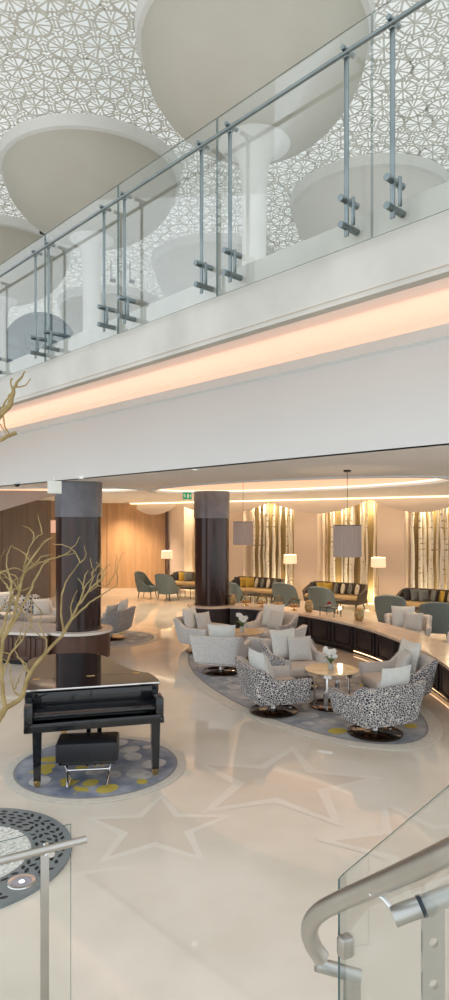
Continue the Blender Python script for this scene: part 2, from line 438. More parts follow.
# columns downstairs
def column(x, y, label):
    t = thing('column', label, 'column', (x, y, 0))
    MB().lathe([(.45, 0), (.45, ZC-.6)], seg=48).build('shaft', M['column'], t)
    MB().lathe([(.47, ZC-.70), (.47, ZC-.002)], seg=48).build('collar', M['collar'], t)
column(-2.95, 13.15, 'round dark walnut column behind the black grand piano')
column(-.33, 17.05, 'round dark walnut column at the end of the dark counter, right of the exit sign')

# ------------------------------------------------------------------ upper hall
mb = MB()
def bar(mb, p, q, w, z):
    dx, dy = q[0]-p[0], q[1]-p[1]; l = math.hypot(dx, dy) or 1; ox, oy = -dy/l*w/2, dx/l*w/2
    mb.add([(p[0]+ox, p[1]+oy, z), (q[0]+ox, q[1]+oy, z), (q[0]-ox, q[1]-oy, z), (p[0]-ox, p[1]-oy, z)], [(0, 1, 2, 3)])
rr = random.Random(3)
sp = 1.02; rowh = sp*.866; centres = {}
for j in range(9, 52):
    for i in range(-22, 19):
        x = (i+.5*(j % 2))*sp; y = j*rowh
        x += rr.uniform(-.06, .06); y += rr.uniform(-.06, .06)
        if abs(x) < .42*y+2.5: centres[(i, j)] = (x, y)
zb = [0]
def sbar(p, q, w):
    zb[0] = (zb[0]*7+3) % 23; bar(mb, p, q, w, ZU+.002*zb[0])
for (i, j), (x, y) in centres.items():
    R = .45*rr.uniform(.95, 1.06); a0 = rr.uniform(0, PI); far = 1+.012*max(0, y-18)
    n = 10; ring = [(x+R*math.cos(a0+2*PI*k/n), y+R*math.sin(a0+2*PI*k/n)) for k in range(n)]
    for k in range(n): sbar(ring[k], ring[(k+1) % n], .070*far)
    for k in range(n):
        if k % 2 == 0:
            a = a0+2*PI*k/n; sbar((x, y), ring[k], .066*far)
        else:
            a = a0+2*PI*k/n; p = (x+R*.18*math.cos(a), y+R*.18*math.sin(a))
            sbar(p, ring[k], .056*far)
        am = a0+2*PI*(k+.5)/n; p = (x+R*.62*math.cos(am), y+R*.62*math.sin(am)); q = (x+R*.95*math.cos(am), y+R*.95*math.sin(am))
        if k % 2 == 0: sbar(p, q, .045*far)
    nb = [(i+1, j), (i, j+1), (i+1, j+1)] if j % 2 else [(i+1, j), (i-1, j+1), (i, j+1)]
    for q in nb:
        if q in centres:
            X, Y = centres[q]; dx, dy = X-x, Y-y; l = math.hypot(dx, dy); ox, oy = -dy/l, dx/l
            for off in (-.15, .15):
                sbar((x+dx/l*R*.9+ox*off, y+dy/l*R*.9+oy*off), (X-dx/l*R*.9+ox*off, Y-dy/l*R*.9+oy*off), .055*far)
            mx, my = (x+X)/2, (y+Y)/2; sbar((mx-ox*.2, my-oy*.2), (mx+ox*.2, my+oy*.2), .05*far)
    for tri in ((nb[1], nb[2]), (nb[0], nb[2])):
        if tri[0] in centres and tri[1] in centres:
            cx = (x+centres[tri[0]][0]+centres[tri[1]][0])/3; cy = (y+centres[tri[0]][1]+centres[tri[1]][1])/3
            for c in ((x, y), centres[tri[0]], centres[tri[1]]):
                dx, dy = c[0]-cx, c[1]-cy; l = math.hypot(dx, dy); sbar((cx, cy), (cx+dx/l*(l-.43), cy+dy/l*(l-.43)), .055*far)
lat = struct(mb.build('lattice_ceiling', M['lattice'])); lat.name = 'ceiling_lattice'
struct(MB().add([(-22, 5, ZU+.35), (22, 5, ZU+.35), (22, 47, ZU+.35), (-22, 47, ZU+.35)], [(0, 1, 2, 3)]).build('ceiling_upper', M['backlight']))

def mushroom(x, y, label, k_=1., dp=2.75, hm='beige'):
    t = thing('mushroom_column', label, 'column', (x, y, H+2.12))
    z0 = H+2.12; top = ZU-.02-z0
    sh_ = top-.42-dp; MB().lathe([(.34, 0), (.34, sh_-1.3), (.36, sh_-.8), (.42, sh_-.4), (.54, sh_-.12), (.74, sh_+.04), (1.0, sh_+.12)], seg=40).build('shaft', M['rim'], t)
    pr = []
    for k in range(25):
        u = k/24; dd = dp*math.sin((1-u)*PI/2); pr.append((.34+(3.10*k_-.34)*max(0, 1-(dd/dp)**2.0)**.62, top-.42-dd))
    MB().lathe(pr, seg=72, cap=False).build('flared_head', M[hm], t)
    MB().lathe([(3.10*k_, top-.42), (3.24*k_, top-.38), (3.28*k_, top)], seg=72, cap=False).build('rim', M['rim'], t)
mushroom(.82, 18.0, 'white column flaring into the largest beige ceiling disc, top centre')
mushroom(-5.07, 24.85, 'white column flaring into the full beige ceiling disc on the left', 1.045, 2.35)
mushroom(-10.97, 31.7, 'white column with ceiling disc cut by the left edge', 1.045, 2.35)
mushroom(6.0, 27.0, 'white column with a ceiling disc behind the right end of the glass railing', 1., 2.3, 'beige_glass_veil')
mushroom(-.5, 33.6, 'small far ceiling disc column seen through the middle glass', 1., 2.4, 'beige_glass_veil')
mushroom(-7.0, 40.3, 'smallest far ceiling disc column beside the arched window')
struct(MB().rbox((0, 46.2, 10.7), (46, .3, 11.3), 0).build('wall_upper_back', M['white']))
struct(MB().rbox((-18.2, 32, 10.7), (.3, 28, 11.3), 0).build('wall_upper_left', M['white']))
struct(MB().rbox((18, 26, 10.7), (.3, 40, 11.3), 0).build('wall_upper_right', M['white']))
# arched window
wx, wy, wr = -10.4, 36.5, 2.0
arch = [(wx-wr, 5.1)]+[(wx+wr*math.cos(PI-PI*k/24)*1.0, 12.6+1.9*math.sin(PI*k/24)) for k in range(25)]+[(wx+wr, 5.1)]
def varch(sc, y0, y1, mi=0, mb=None):
    mb = mb or MB(); cx = wx; p = [(cx+(a-cx)*sc, 5.1+(b-5.1)*(1-(1-sc)*.35)) for a, b in arch]; n = len(p)
    mb.add([(a, y0, b) for a, b in p]+[(a, y1, b) for a, b in p], [tuple(range(n)), tuple(reversed(range(n, 2*n)))]+[(i, n+i, n+(i+1) % n, (i+1) % n) for i in range(n)], mi); return mb
w = struct(varch(1.0, wy, wy+.06).build('window_1', M['win']))
mb = MB()
for k in range(25-1):
    a, b = arch[k+1], arch[k+2]; mb.tube([(a[0], wy-.03, a[1]), (b[0], wy-.03, b[1])], .10, 6)
for z in (9.3, 11.2, 12.6): mb.rbox((wx, wy-.04, z), (2*wr, .10, .16), .02)
for x in (-.9, .5): mb.rbox((wx+x, wy-.04, 9.6), (.12, .08, 8.4), .02)
mb.build('window_frame', M['mullion'], w)

# ------------------------------------------------------------------ balcony railing
rail = thing('balcony_railing', 'frameless glass balcony balustrade with steel posts and round handrail along upper floor', 'railing', (0, 0, 0))
RZ = H+3.20; GB = H+1.93; GT = RZ+.26
NP = NG-.10
joints = [-45, 45, 118, 217, 372, 640, 1150]
for a, b in zip(joints[:-1], joints[1:]):
    s0 = sAt(NG, a); s1 = sAt(NG, b); s0, s1 = min(s0, s1)+.006, max(s0, s1)-.006
    mb = MB()
    vs = [bal(n, s, z) for z in (GB, GT) for n, s in ((NG-.004, s0), (NG-.004, s1), (NG+.004, s1), (NG+.004, s0))]
    mb.add(vs, [(0, 1, 5, 4), (2, 3, 7, 6)], 0); mb.add(vs, [(3, 2, 1, 0), (4, 5, 6, 7), (1, 2, 6, 5), (3, 0, 4, 7)], 1)
    mb.build('glass_panel', [M['glass'], M['glass_edge']], rail)
MB().tube([bal(NP-.02, s, RZ) for s in (-1.2, 4, 8, 12)], .017, 14).build('handrail', M['steel'], rail)
for px in (-8, 35.5, 48.5, 104, 124.5, 201.5, 230, 346.5, 392.5, 600, 690):
    s = sAt(NP, px); p = bal(NP, s, 0); rz = math.atan2(U.y, U.x)
    post = MB().rbox((0, 0, (RZ+GB-.25)/2+.14), (.036, .014, RZ-GB-.02), .004, rz=rz).build('post', M['steel'], rail, (p.x, p.y, 0))
    cl = MB(); nn = N
    cl.tube([nn*-.05+Vector((0, 0, RZ+.03)), nn*.08+Vector((0, 0, RZ+.03))], .018, 12)
    cl.rbox((0, 0, RZ-.0), (.045, .04, .055), .008, rz=rz)
    cl.build('top_clamp', M['steel'], post)
    cl = MB()
    for z in (GB+.09, GB+.27):
        cl.tube([nn*-.07+Vector((0, 0, z)), nn*.12+Vector((0, 0, z))], .024, 14)
    a = U*-.055
    cl.rbox((a.x, a.y, GB+.18), (.018, .026, .19), .004, rz=rz)
    cl.build('lower_bracket', M['steel'], post)

# ------------------------------------------------------------------ counters
def offset_curve(pts, d):
    out = []
    for i, p in enumerate(pts):
        t = (pts[min(i+1, len(pts)-1)]-pts[max(i-1, 0)]).normalized(); out.append(p+Vector((-t.y, t.x, 0))*d)
    return out
def counter(front, depth, label, body_m, top_m, npan, capc=None, capr=.62):
    """front: list of ground points; body lies on the left-hand side of the travel direction"""
    f = catmull([(x, y, 0) for x, y in front], 8); back = offset_curve(f, depth)
    t = thing('divider_counter', label, 'counter', (f[len(f)//2].x, f[len(f)//2].y, 0)); o = t.location
    loc = lambda v: (v.x-o.x, v.y-o.y)
    def strip(fa, ba, z0, z1):
        mb = MB(); n = len(fa); vs = []
        for p in fa: vs += [(*loc(p), z0), (*loc(p), z1)]
        for p in ba: vs += [(*loc(p), z0), (*loc(p), z1)]
        fs = []
        for i in range(n-1):
            a, b = 2*i, 2*i+2; c, d = 2*n+2*i, 2*n+2*i+2
            fs += [(a, b, b+1, a+1), (c, c+1, d+1, d), (a+1, b+1, d+1, c+1), (a, c, d, b)]
        fs += [(0, 1, 2*n+1, 2*n), (2*n-2, 4*n-2, 4*n-1, 2*n-1)]
        return mb.add(vs, fs)
    b = strip(f, back, .10, .60)
    if capc: b.lathe([(.475, .10), (capr, .10), (capr, .60), (.475, .60), (.475, .10)], (capc[0]-o.x, capc[1]-o.y, 0), 48, cap=False)
    b.build('cabinet_body', body_m, t)
    k = strip(offset_curve(f, .08), offset_curve(f, depth-.08), 0, .10)
    if capc: k.lathe([(.475, 0), (capr-.08, 0), (capr-.08, .10), (.475, .10), (.475, 0)], (capc[0]-o.x, capc[1]-o.y, 0), 40, cap=False)
    k.build('plinth', M['black'], t)
    tp = strip(offset_curve(f, -.05), offset_curve(f, depth+.05), .60, .65)
    if capc: tp.lathe([(.475, .60), (capr+.05, .60), (capr+.05, .652), (.475, .652), (.475, .60)], (capc[0]-o.x, capc[1]-o.y, 0), 48, cap=False)
    tp.build('marble_top', top_m, t)
    if len(f) > 60: mb = MB(); mb.tube([(*loc(p), .06) for p in offset_curve(f, .06)[-36:]], .010, 6); mb.build('strip_light', M['led'], t)
    # framed panels
    n = len(f); step = (n-1)/npan
    for q in range(npan):
        i0 = q*step; i1 = (q+1)*step
        def pt(u):
            i = min(int(u), n-2); return f[i].lerp(f[i+1], u-i)
        a, c = pt(i0+step*.06), pt(i1-step*.06); d = (c-a); l = d.length; rz = math.atan2(d.y, d.x); mid = (a+c)/2
        nx = Vector((d.y, -d.x, 0)).normalized()*.012
        mb = MB(); cx, cy = loc(mid+nx)
        mb.rbox((cx, cy, .56), (l, .024, .04), .004, rz=rz); mb.rbox((cx, cy, .15), (l, .024, .04), .004, rz=rz)
        for sg in (-1, 1):
            e = d.normalized()*(l/2-.025)*sg; mb.rbox((cx+e.x, cy+e.y, .355), (.05, .024, .45), .004, rz=rz)
        e = d.normalized()*(l/2-.12)
        mb.rbox((cx, cy, .355), (l-.2, .012, .32), .004, rz=rz)
        mb.build('door_panel', body_m, t)
    return t
counter([(.14, 16.58), (.40, 16.50), (.65, 16.40), (1.2, 16.0), (1.78, 15.3), (2.38, 14.4), (2.86, 13.4), (3.18, 12.2), (3.36, 10.9), (3.38, 9.7), (3.25, 8.4)], .60,
        'long curved dark wood counter with pink marble top around the seating rug', M['dark'], mat('pink_counter_marble', (.76, .63, .52), .15, 0, (.66, .53, .42), 3, .5, detail=7), 14, (-.33, 17.05), .60)
counter([(-8.5, 15.4), (-7, 14.2), (-5.6, 13.35), (-4.5, 12.85), (-3.9, 12.66), (-3.42, 12.58)], 1.1,
        'brown panelled counter with pale top curving round the column left of piano', M['brown'], mat('pale_counter_marble', (.78, .74, .69), .15, 0, (.70, .66, .61), 3, .5, detail=7), 7, (-2.95, 13.15), .63)

# ------------------------------------------------------------------ rugs
def ginkgo(mb, x, y, r, ang, z, mi):
    p = [(x, y)]
    for k in range(9):
        a = ang-1.15+2.3*k/8; q = r*(1+.08*math.cos(k*2.1)); p.append((x+q*math.cos(a), y+q*math.sin(a)))
    mb.disc(p, z, mi)
    bar2 = (x-r*.7*math.cos(ang+.2), y-r*.7*math.sin(ang+.2))
    dx, dy = -math.sin(ang)*r*.05, math.cos(ang)*r*.05
    mb.add([(x+dx, y+dy, z), (bar2[0]+dx, bar2[1]+dy, z), (bar2[0]-dx, bar2[1]-dy, z), (x-dx, y-dy, z)], [(0, 1, 2, 3)], mi)
def dot(mb, x, y, a, b, ang, z, mi): mb.disc(ellipse(x, y, a, b, ang, 18), z, mi)
def rug(label, cx, cy, a, b, ang, motifs, bw, ground='rug'):
    mb = MB()
    e1 = ellipse(0, 0, a, b, ang, 72); e2 = ellipse(0, 0, a-bw, b-bw, ang, 72); e3 = ellipse(0, 0, a-bw-.03, b-bw-.03, ang, 72)
    mb.prism(e1, .004, .014, 0)
    mb.disc(e2, .0152, 1); mb.disc(e3, .0164, 2)
    for i, (kind, x, y, r, an) in enumerate(motifs):
        z = .0172+.000025*i
        if kind == 'g': ginkgo(mb, x, y, r, an, z, 3)
        elif kind == 'y': dot(mb, x, y, r, r*.8, an, z, 3)
        else: dot(mb, x, y, r, r*.78, an, z, 4)
    o = mb.build('rug', [M['rug_border'], M['rug_line'], M[ground], M['rug_yellow'], M['rug_lilac']], None, (cx, cy, 0)); return tag(o, label, 'rug')
rr = random.Random(5)
mot = []
def scatter(n, inside, rmin, rmax, yprob, kinds=('l', 'y')):
    out = []; tries = 0
    while len(out) < n and tries < 4000:
        tries += 1; x = rr.uniform(-4, 4); y = rr.uniform(-4, 4); r = rr.uniform(rmin, rmax)
        if not inside(x, y, r): continue
        if any(math.hypot(x-q[1], y-q[2]) < (r+q[3])*.86 for q in out): continue
        out.append(('y' if rr.random() < yprob(x, y) else 'l', x, y, r, rr.uniform(0, PI)))
    return out
mot = scatter(64, lambda x, y, r: math.hypot(x, y) < .90-r, .07, .17, lambda x, y: .8 if (x < -.05 and y < .5) or y < -.45 else .12)
mot = [('g', q[1], q[2], q[3]*1.3, q[4]) if (q[0] == 'y' and i % 3 == 0) else q for i, q in enumerate(mot)]
rug('round slate blue rug with mustard leaf motifs under the grand piano', -1.46, 7.46, 1.02, 1.02, 0, mot, .10)
RA = math.atan2(-.94, .35); ca, sa = math.cos(RA), math.sin(RA)
def ins(x, y, r):
    u, v = x*ca+y*sa, -x*sa+y*ca; return (u/(3.42-r))**2+(v/(1.27-r))**2 < 1
mot = scatter(150, ins, .08, .17, lambda x, y: .75 if (x > 1.2 and y < -1.2) else .03)
rug('large oval blue grey rug with pale dots under the two armchair groups', 1.05, 11.5, 3.75, 1.6, RA, mot, .20, 'rug_grey')
mot = scatter(16, lambda x, y, r: math.hypot(x, y) < 1.0-r, .1, .18, lambda x, y: .1)
rug('small round blue rug behind the left column under a grey armchair', -2.75, 15.6, 1.15, 1.15, 0, mot, .1, 'rug_grey')

# ------------------------------------------------------------------ armchair
def make_armchair(mats, label, group):
    t = thing('swivel_armchair', label, 'armchair', (0, 0, 0), 0, group)
    path = catmull([(-.43, -.40, 0), (-.45, -.15, 0), (-.455, .12, 0), (-.44, .34, 0), (-.36, .42, 0), (0, .44, 0), (.36, .42, 0), (.44, .34, 0), (.455, .12, 0), (.45, -.15, 0), (.43, -.40, 0)], 5)
    n = len(path); mb = MB(); vs = []; k = 10
    for i, p in enumerate(path):
        t_ = (path[min(i+1, n-1)]-path[max(i-1, 0)]).normalized(); nx = Vector((-t_.y, t_.x, 0))
        b = max(0, min(1, (p.y-.08)/.30)); b = b*b*(3-2*b); h = .56+.18*b; lean = .05*b
        for off, z in ((-.11, .20), (-.04, .24), (-.01, .36), (.03+lean*.6, h-.05), (.025+lean, h-.012), (-.02+lean, h), (-.065+lean, h-.012), (-.085+lean*.8, h-.05), (-.10, .34), (-.13, .22)):
            vs.append(p+nx*off+Vector((0, 0, z)))
    fs = []; mi = []
    for i in range(n-1):
        for j in range(k):
            j2 = (j+1) % k; fs.append((i*k+j, (i+1)*k+j, (i+1)*k+j2, i*k+j2)); mi.append(0 if j < 5 or j == 9 else 1)
    o = len(mb.v); mb.v += [tuple(v) for v in vs]; mb.f += fs; mb.m += mi
    mb.f += [tuple(range(k)), tuple(reversed(range((n-1)*k, n*k)))]; mb.m += [1, 1]
    base = [(p.x*.86, p.y*.86-.02) for p in path]
    mb.prism(base, .20, .29, 0)
    mb.build('shell', [mats[0], mats[1]], t)
    MB().rbox((0, -.06, .335), (.72, .76, .17), .06, 3).build('seat_cushion', mats[2], t)
    ped = MB(); ped.lathe([(.35, .0), (.36, .008), (.36, .02), (.35, .026), (.06, .034), (.05, .045)], seg=40)
    ped = ped.build('pedestal_base', M['bronze'], t)
    MB().lathe([(.045, .04), (.045, .20)], seg=16).build('swivel_post', M['chrome'], t)
    MB().lathe([(.22, .182), (.22, .203)], seg=32).build('copper_plate', M['copper'], t)
    return t
CUSH = {}
def cushion(parent_label_fn, chair_loc, rz, lx, lz, kind, w, tilt, yaw, label, ly=.20, group='cushions on the swivel armchairs'):
    if kind not in CUSH:
        CUSH[kind] = MB().pillow(1, 1, .36).build('cushion', M[kind], None); first = True
    else: first = False
    src = CUSH[kind]
    o = src if first else src.copy()
    if not first: C.objects.link(o)
    Mx = Matrix.Translation(chair_loc) @ Matrix.Rotation(rz, 4, 'Z') @ Matrix.Translation((lx, ly, lz)) @ Matrix.Rotation(yaw, 4, 'Z') @ Matrix.Rotation(tilt, 4, 'X') @ Matrix.Diagonal((w, w*.9, w, 1))
    o.matrix_world = Mx; o.location = Mx.translation; o.rotation_euler = (Mx.to_3x3().normalized()).to_euler(); o.scale = (w, w*.9, w)
    tag(o, label, 'cushion', group); return o
PROTO = {}
def armchair(var, x, y, dx, dy, label, cushions=2, group='swivel armchairs', short='', ck=('cushion', 'cushion2'), z=.021):
    mats = dict(a=(M['spot_a'], M['inner'], M['seat']), b=(M['spot_b'], M['inner'], M['seat']), c=(M['spot_c'], M['inner'], M['cushion2']))[var]
    rz = facing(dx, dy)
    if var not in PROTO:
        o = PROTO[var] = make_armchair(mats, label, group); o.location = (x, y, z); o.rotation_euler = (0, 0, rz)
    else: o = dup(PROTO[var], (x, y, z), rz, label, group)
    if cushions >= 1: cushion(None, (x, y, z), rz, -.10, .68, ck[0], .52, -.22, .10, 'larger '+NM[ck[0]]+' cushion on '+short, .26)
    if cushions >= 2: cushion(None, (x, y, z), rz, .10, .625, ck[1], .42, -.34, -.25, 'smaller '+NM[ck[1]]+' cushion on '+short, .06)
    return o
NM = dict(cushion='pale grey', cushion2='silver grey', cush_dark='charcoal', cush_grey='slate grey', cush_must='mustard', cush_white='cream', bw='black and white printed')
armchair('a', .72, 9.55, .95, .28, 'black spotted armchair facing right, front left of the nearer marble table', 2, short='spotted armchair front left of the nearer table')
armchair('a', 1.98, 8.55, -.42, .91, 'black spotted armchair seen from behind, nearest to the camera on the oval rug', 1, short='spotted armchair nearest the camera')
armchair('a', 2.62, 9.95, -.95, -.20, 'black spotted armchair facing left against the dark counter at right', 2, short='spotted armchair right of the nearer table')
armchair('a', 1.22, 11.0, .40, -.90, 'armchair with two cushions behind the nearer marble table facing the camera', 2, short='armchair behind the nearer table')
armchair('b', -.06, 12.05, .30, .95, 'pale grey armchair seen from behind, front left of the farther table', 1, short='pale armchair seen from behind')
armchair('b', -.46, 13.95, .80, -.55, 'pale grey armchair at the left end of the oval rug facing right', 2, short='pale armchair at the left end of the rug')
armchair('c', 1.02, 14.35, -.55, -.80, 'grey armchair by the counter behind the farther marble table', 2, short='grey armchair behind the farther table')
armchair('b', 1.02, 12.75, -.85, .50, 'pale armchair half hidden behind the two cushion armchair, right of farther table', 0)
armchair('c', 4.0, 14.15, -.25, -.95, 'grey blue armchair behind the curved counter on the right', 2, short='armchair behind the counter', z=.001)
armchair('b', 4.50, 11.75, -.5, -.85, 'pale armchair cut by the right edge behind the counter', 1, short='armchair cut by the right edge', z=.001)
armchair('c', -2.72, 15.5, -.85, .25, 'dark grey armchair just right of the left column', 2, short='dark armchair beside the left column')
armchair('c', -4.75, 16.6, .6, -.8, 'grey armchair behind the brown counter, next to the left column', 2, short='left lounge armchair nearest the column', ck=('bw', 'cushion'), z=.001)
armchair('c', -5.75, 17.2, .3, -.95, 'grey armchair in the middle of the left lounge', 2, short='middle left lounge armchair', ck=('cushion', 'bw'), z=.001)
armchair('c', -5.35, 15.3, .5, .85, 'grey armchair seen from behind in the left lounge by the left edge', 2, short='left lounge armchair seen from behind', ck=('bw', 'cushion2'), z=.001)

# round tables
def make_table(label):
    t = thing('round_table', label, 'table', (0, 0, .021), 0, 'round marble tables')
    MB().lathe([(.40, .53), (.405, .535), (.405, .555), (.40, .56)], seg=48).build('tabletop', M['tabletop'], t)
    MB().lathe([(.408, .50), (.408, .548)], seg=48, cap=False).build('rim', M['chrome'], t)
    for k in range(4):
        a = PI/4+k*PI/2+.3; MB().rbox((.27*math.cos(a), .27*math.sin(a), .27), (.07, .015, .50), .004, rz=a+PI/2).build('leg', M['chrome'], t)
    MB().lathe([(.33, 0), (.34, .006), (.34, .02), (.33, .026)], seg=40).build('base_plate', M['bronze'], t)
    return t
t1 = make_table('round marble topped table nearer the camera between spotted armchairs'); t1.location = (1.62, 9.82, .0215)
t2 = dup(t1, (.38, 13.2, .0215), .4, 'round marble topped table farther back amid the pale armchairs')
def orchid(x, y, z, label, n, s=1.):
    t = thing('potted_orchid', label, 'plant', (x, y, z), 0, 'orchids on the marble tables')
    MB().lathe([(.045*s, 0), (.055*s, .10*s), (.05*s, .105*s), (.04*s, .09*s)], seg=20).build('pot', M['vase'], t)
    lf = MB()
    for k in range(6):
        a = k*1.05+.3; d = Vector((math.cos(a), math.sin(a), 0)); sd = Vector((-d.y, d.x, 0)); vs = []
        for q in range(6):
            u = q/5; c = d*(.16*u*s)+Vector((0, 0, (.10+.12*math.sin(u*2.2))*s)); wd = .028*s*math.sin(PI*(.1+.88*u)); vs += [c+sd*wd, c-sd*wd]
        lf.add(vs, [(2*q, 2*q+1, 2*q+3, 2*q+2) for q in range(5)])
    lf.build('leaves', M['leaf'], t)
    st = MB(); fl_ = MB(); r2 = random.Random(n)
    for k in range(2):
        top = Vector(((-.05+.08*k)*s, .03*k*s, (.34-.05*k)*s)); st.tube([(0, 0, .1*s), (.01*s, 0, .24*s), top], .004*s, 6)
        for q in range(5):
            c = top+Vector((r2.uniform(-.05, .05), r2.uniform(-.05, .05), r2.uniform(-.06, .04)))*s
            for pe in range(5):
                an = pe*2*PI/5; e = [(c.x+.025*s*math.cos(an)+.024*s*math.cos(2*PI*w/8), c.y-.01*s+.012*s*math.sin(2*PI*w/8), c.z+.025*s*math.sin(an)+.024*s*math.sin(2*PI*w/8)) for w in range(8)]
                fl_.add(e, [tuple(range(8))])
    st.build('stem', M['leaf'], t); fl_.build('flowers', M['petal'], t)
orchid(1.60, 9.78, .583, 'white orchid in a grey pot on the nearer round table', 1, .85)
orchid(.36, 13.15, .583, 'white orchid in a grey pot on the farther round table', 2, .95)

# ------------------------------------------------------------------ grand piano
PA = math.atan2(.266, .964)
piano = thing('grand_piano', 'black lacquered grand piano with closed lid on the round rug', 'piano', (-2.04, 6.60, .0205), PA)
out = catmull([(0, .34, 0), (0, .9, 0), (0, 1.5, 0), (.03, 1.92, 0), (.22, 2.14, 0), (.52, 2.20, 0), (.82, 2.10, 0), (1.00, 1.80, 0), (1.09, 1.40, 0), (1.22, 1.0, 0), (1.40, .70, 0), (1.44, .40, 0), (1.44, .34, 0)], 5)
body = [(p.x, p.y) for p in out]
mb = MB(); mb.prism(body, .64, .965); mb.build('case', M['lacquer'], piano)
for x in (.045, 1.395): MB().rbox((x, .17, .765), (.09, .38, .27), .02).build('key_cheek', M['lacquer'], piano)
mb = MB(); mb.rbox((.72, .17, .66), (1.44, .40, .06), .008); mb.rbox((.72, -.02, .69), (1.36, .03, .07), .006); mb.build('key_bed', M['lacquer'], piano)
mb = MB(); mb.rbox((.72, .14, .795), (1.27, .26, .035), .012, rx=.12); mb.rbox((.72, .275, .88), (1.27, .03, .16), .008); mb.build('fallboard', M['lacquer'], piano)
lid = [((x-.72)*1.015+.72, (y-1.1)*1.012+1.1) for x, y in body]
lid[0] = (-.012, .80); lid[-1] = (1.452, .80)
lid = [p for p in lid if p[1] >= .80]
lid = [(-.012, .80)]+[p for p in lid if p[1] > .801]+[(1.385, .80)]
mb = MB(); mb.prism(lid, .968, .99); L = mb.build('lid', M['lacquer'], piano)
mb = MB()
for x in (.12, .72, 1.25): mb.rbox((x, .795, .992), (.09, .035, .006), .002)
mb.build('brass_hinges', M['brass'], L)
MB().prism([(-.012, .305), (1.452, .305), (1.452, .42), (1.43, .62), (1.392, .79), (-.012, .79)], .968, .99).build('front_lid', M['lacquer'], piano)
mb = MB(); mb.rbox((.72, .302, .982), (1.46, .012, .02), .003); mb.build('lid_edge_trim', M['chrome'], piano)
for x, y in ((.13, .20), (1.38, .20), (.45, 1.85)):
    mb = MB(); n0 = .06
    q0, q1 = .050, .036
    vs = [(x+a*q1, y+b*q1, .07) for a, b in ((-1, -1), (1, -1), (1, 1), (-1, 1))]+[(x+a*q0, y+b*q0, .64) for a, b in ((-1, -1), (1, -1), (1, 1), (-1, 1))]
    mb.add(vs, [(3, 2, 1, 0), (4, 5, 6, 7), (0, 1, 5, 4), (1, 2, 6, 5), (2, 3, 7, 6), (3, 0, 4, 7)])
    lg = mb.build('leg', M['lacquer'], piano)
    MB().lathe([(.025, 0), (.034, .02), (.038, .05), (.040, .072)], (x, y, 0), 16).build('brass_caster', M['brass'], lg)
mb = MB(); mb.rbox((.68, .52, .40), (.05, .03, .48), .006); mb.rbox((.80, .52, .40), (.05, .03, .48), .006); mb.rbox((.74, .52, .13), (.26, .14, .08), .01)
ly = mb.build('pedal_lyre', M['lacquer'], piano)
mb = MB()
for x in (.66, .74, .82): mb.rbox((x, .42, .10), (.025, .14, .012), .005)
mb.build('pedals', M['brass'], ly)
MB().tube([(.02, 1.3, .990), (.02, 1.3, .994)], .01, 8).build('hinge_pin', M['brass'], piano)

bench = thing('piano_bench', 'black tufted leather piano bench in front of the grand piano', 'bench', (-1.45, 6.92, .0205), .12)
mb = MB(); mb.rbox((0, 0, .385), (.64, .38, .20), .025, 3)
for x in (-.18, 0, .18):
    for y in (-.08, .08): mb.lathe([(.012, .482), (.014, .487), (.006, .491)], (x, y, 0), 10)
mb.build('seat', M['leather'], bench)
MB().rbox((0, 0, .27), (.58, .32, .035), .006).build('frame', M['lacquer'], bench)
for sx in (-1, 1):
    mb = MB(); mb.tube([(sx*.25, -.14, .27), (sx*.20, .14, .02)], .012, 8); mb.tube([(sx*.25, .14, .27), (sx*.20, -.14, .02)], .012, 8); mb.tube([(sx*.20, -.15, .014), (sx*.20, .15, .014)], .012, 8)
    mb.build('leg_frame', M['chrome'], bench)
MB().tube([(-.22, 0, .145), (.22, 0, .145)], .010, 8).build('stretcher', M['chrome'], bench)

# ------------------------------------------------------------------ tree in its pit, lower left
TX, TY = -2.19, 5.40
pit = thing('tree_grate', 'round grey grate with leaf shaped slots around white pebbles, lower left', 'tree grate', (TX, TY, 0))
mb = MB(); a, b = ellipse(0, 0, .90, .90, 0, 72), ellipse(0, 0, .56, .56, 0, 72)
mb.ring(a, b, .03, 0)
n = 72
mb.add([(*p, 0) for p in a]+[(*p, .03) for p in a], [(i, (i+1) % n, n+(i+1) % n, n+i) for i in range(n)], 0)
mb.add([(*p, 0) for p in b]+[(*p, .03) for p in b], [(i, n+i, n+(i+1) % n, (i+1) % n) for i in range(n)], 0)
rr = random.Random(11)
for ring_i, R in enumerate((.605, .66, .715, .77, .825)):
    cnt = int(2*PI*R/.098)
    for k in range(cnt):
        a = 2*PI*(k+.5*(ring_i % 2))/cnt+rr.uniform(-.02, .02); x, y = R*math.cos(a), R*math.sin(a)
        if math.hypot(x-.63, y+.40) < .15: continue
        an = a+rr.uniform(-.9, .9)+PI/2; l = rr.uniform(.032, .042); w = .0165
        mb.disc([(x+l*math.cos(an)*c-w*math.sin(an)*s, y+l*math.sin(an)*c+w*math.cos(an)*s) for c, s in ((1, 0), (.6, .75), (0, 1), (-.6, .75), (-1, 0), (-.6, -.75), (0, -1), (.6, -.75))], .0312, 1)
mb.build('slotted_ring', [M['grate'], M['hole']], pit)
pb = MB().disc(ellipse(0, 0, .56, .56, 0, 48), .02)
rp = random.Random(2)
for k in range(900):
    q = .55*math.sqrt(rp.random()); a = rp.uniform(0, 2*PI); r = rp.uniform(.012, .02)
    pb.lathe([(r*.5, -r*.35), (r, 0), (r*.55, r*.5)], (q*math.cos(a), q*math.sin(a), .026), 6)
o = pb.build('pebbles', M['pebble'], pit); o['kind'] = 'stuff'
up = thing('uplight', 'round steel ground uplight with bright lens set in the grey grate', 'light', (TX+.63, TY-.40, .032))
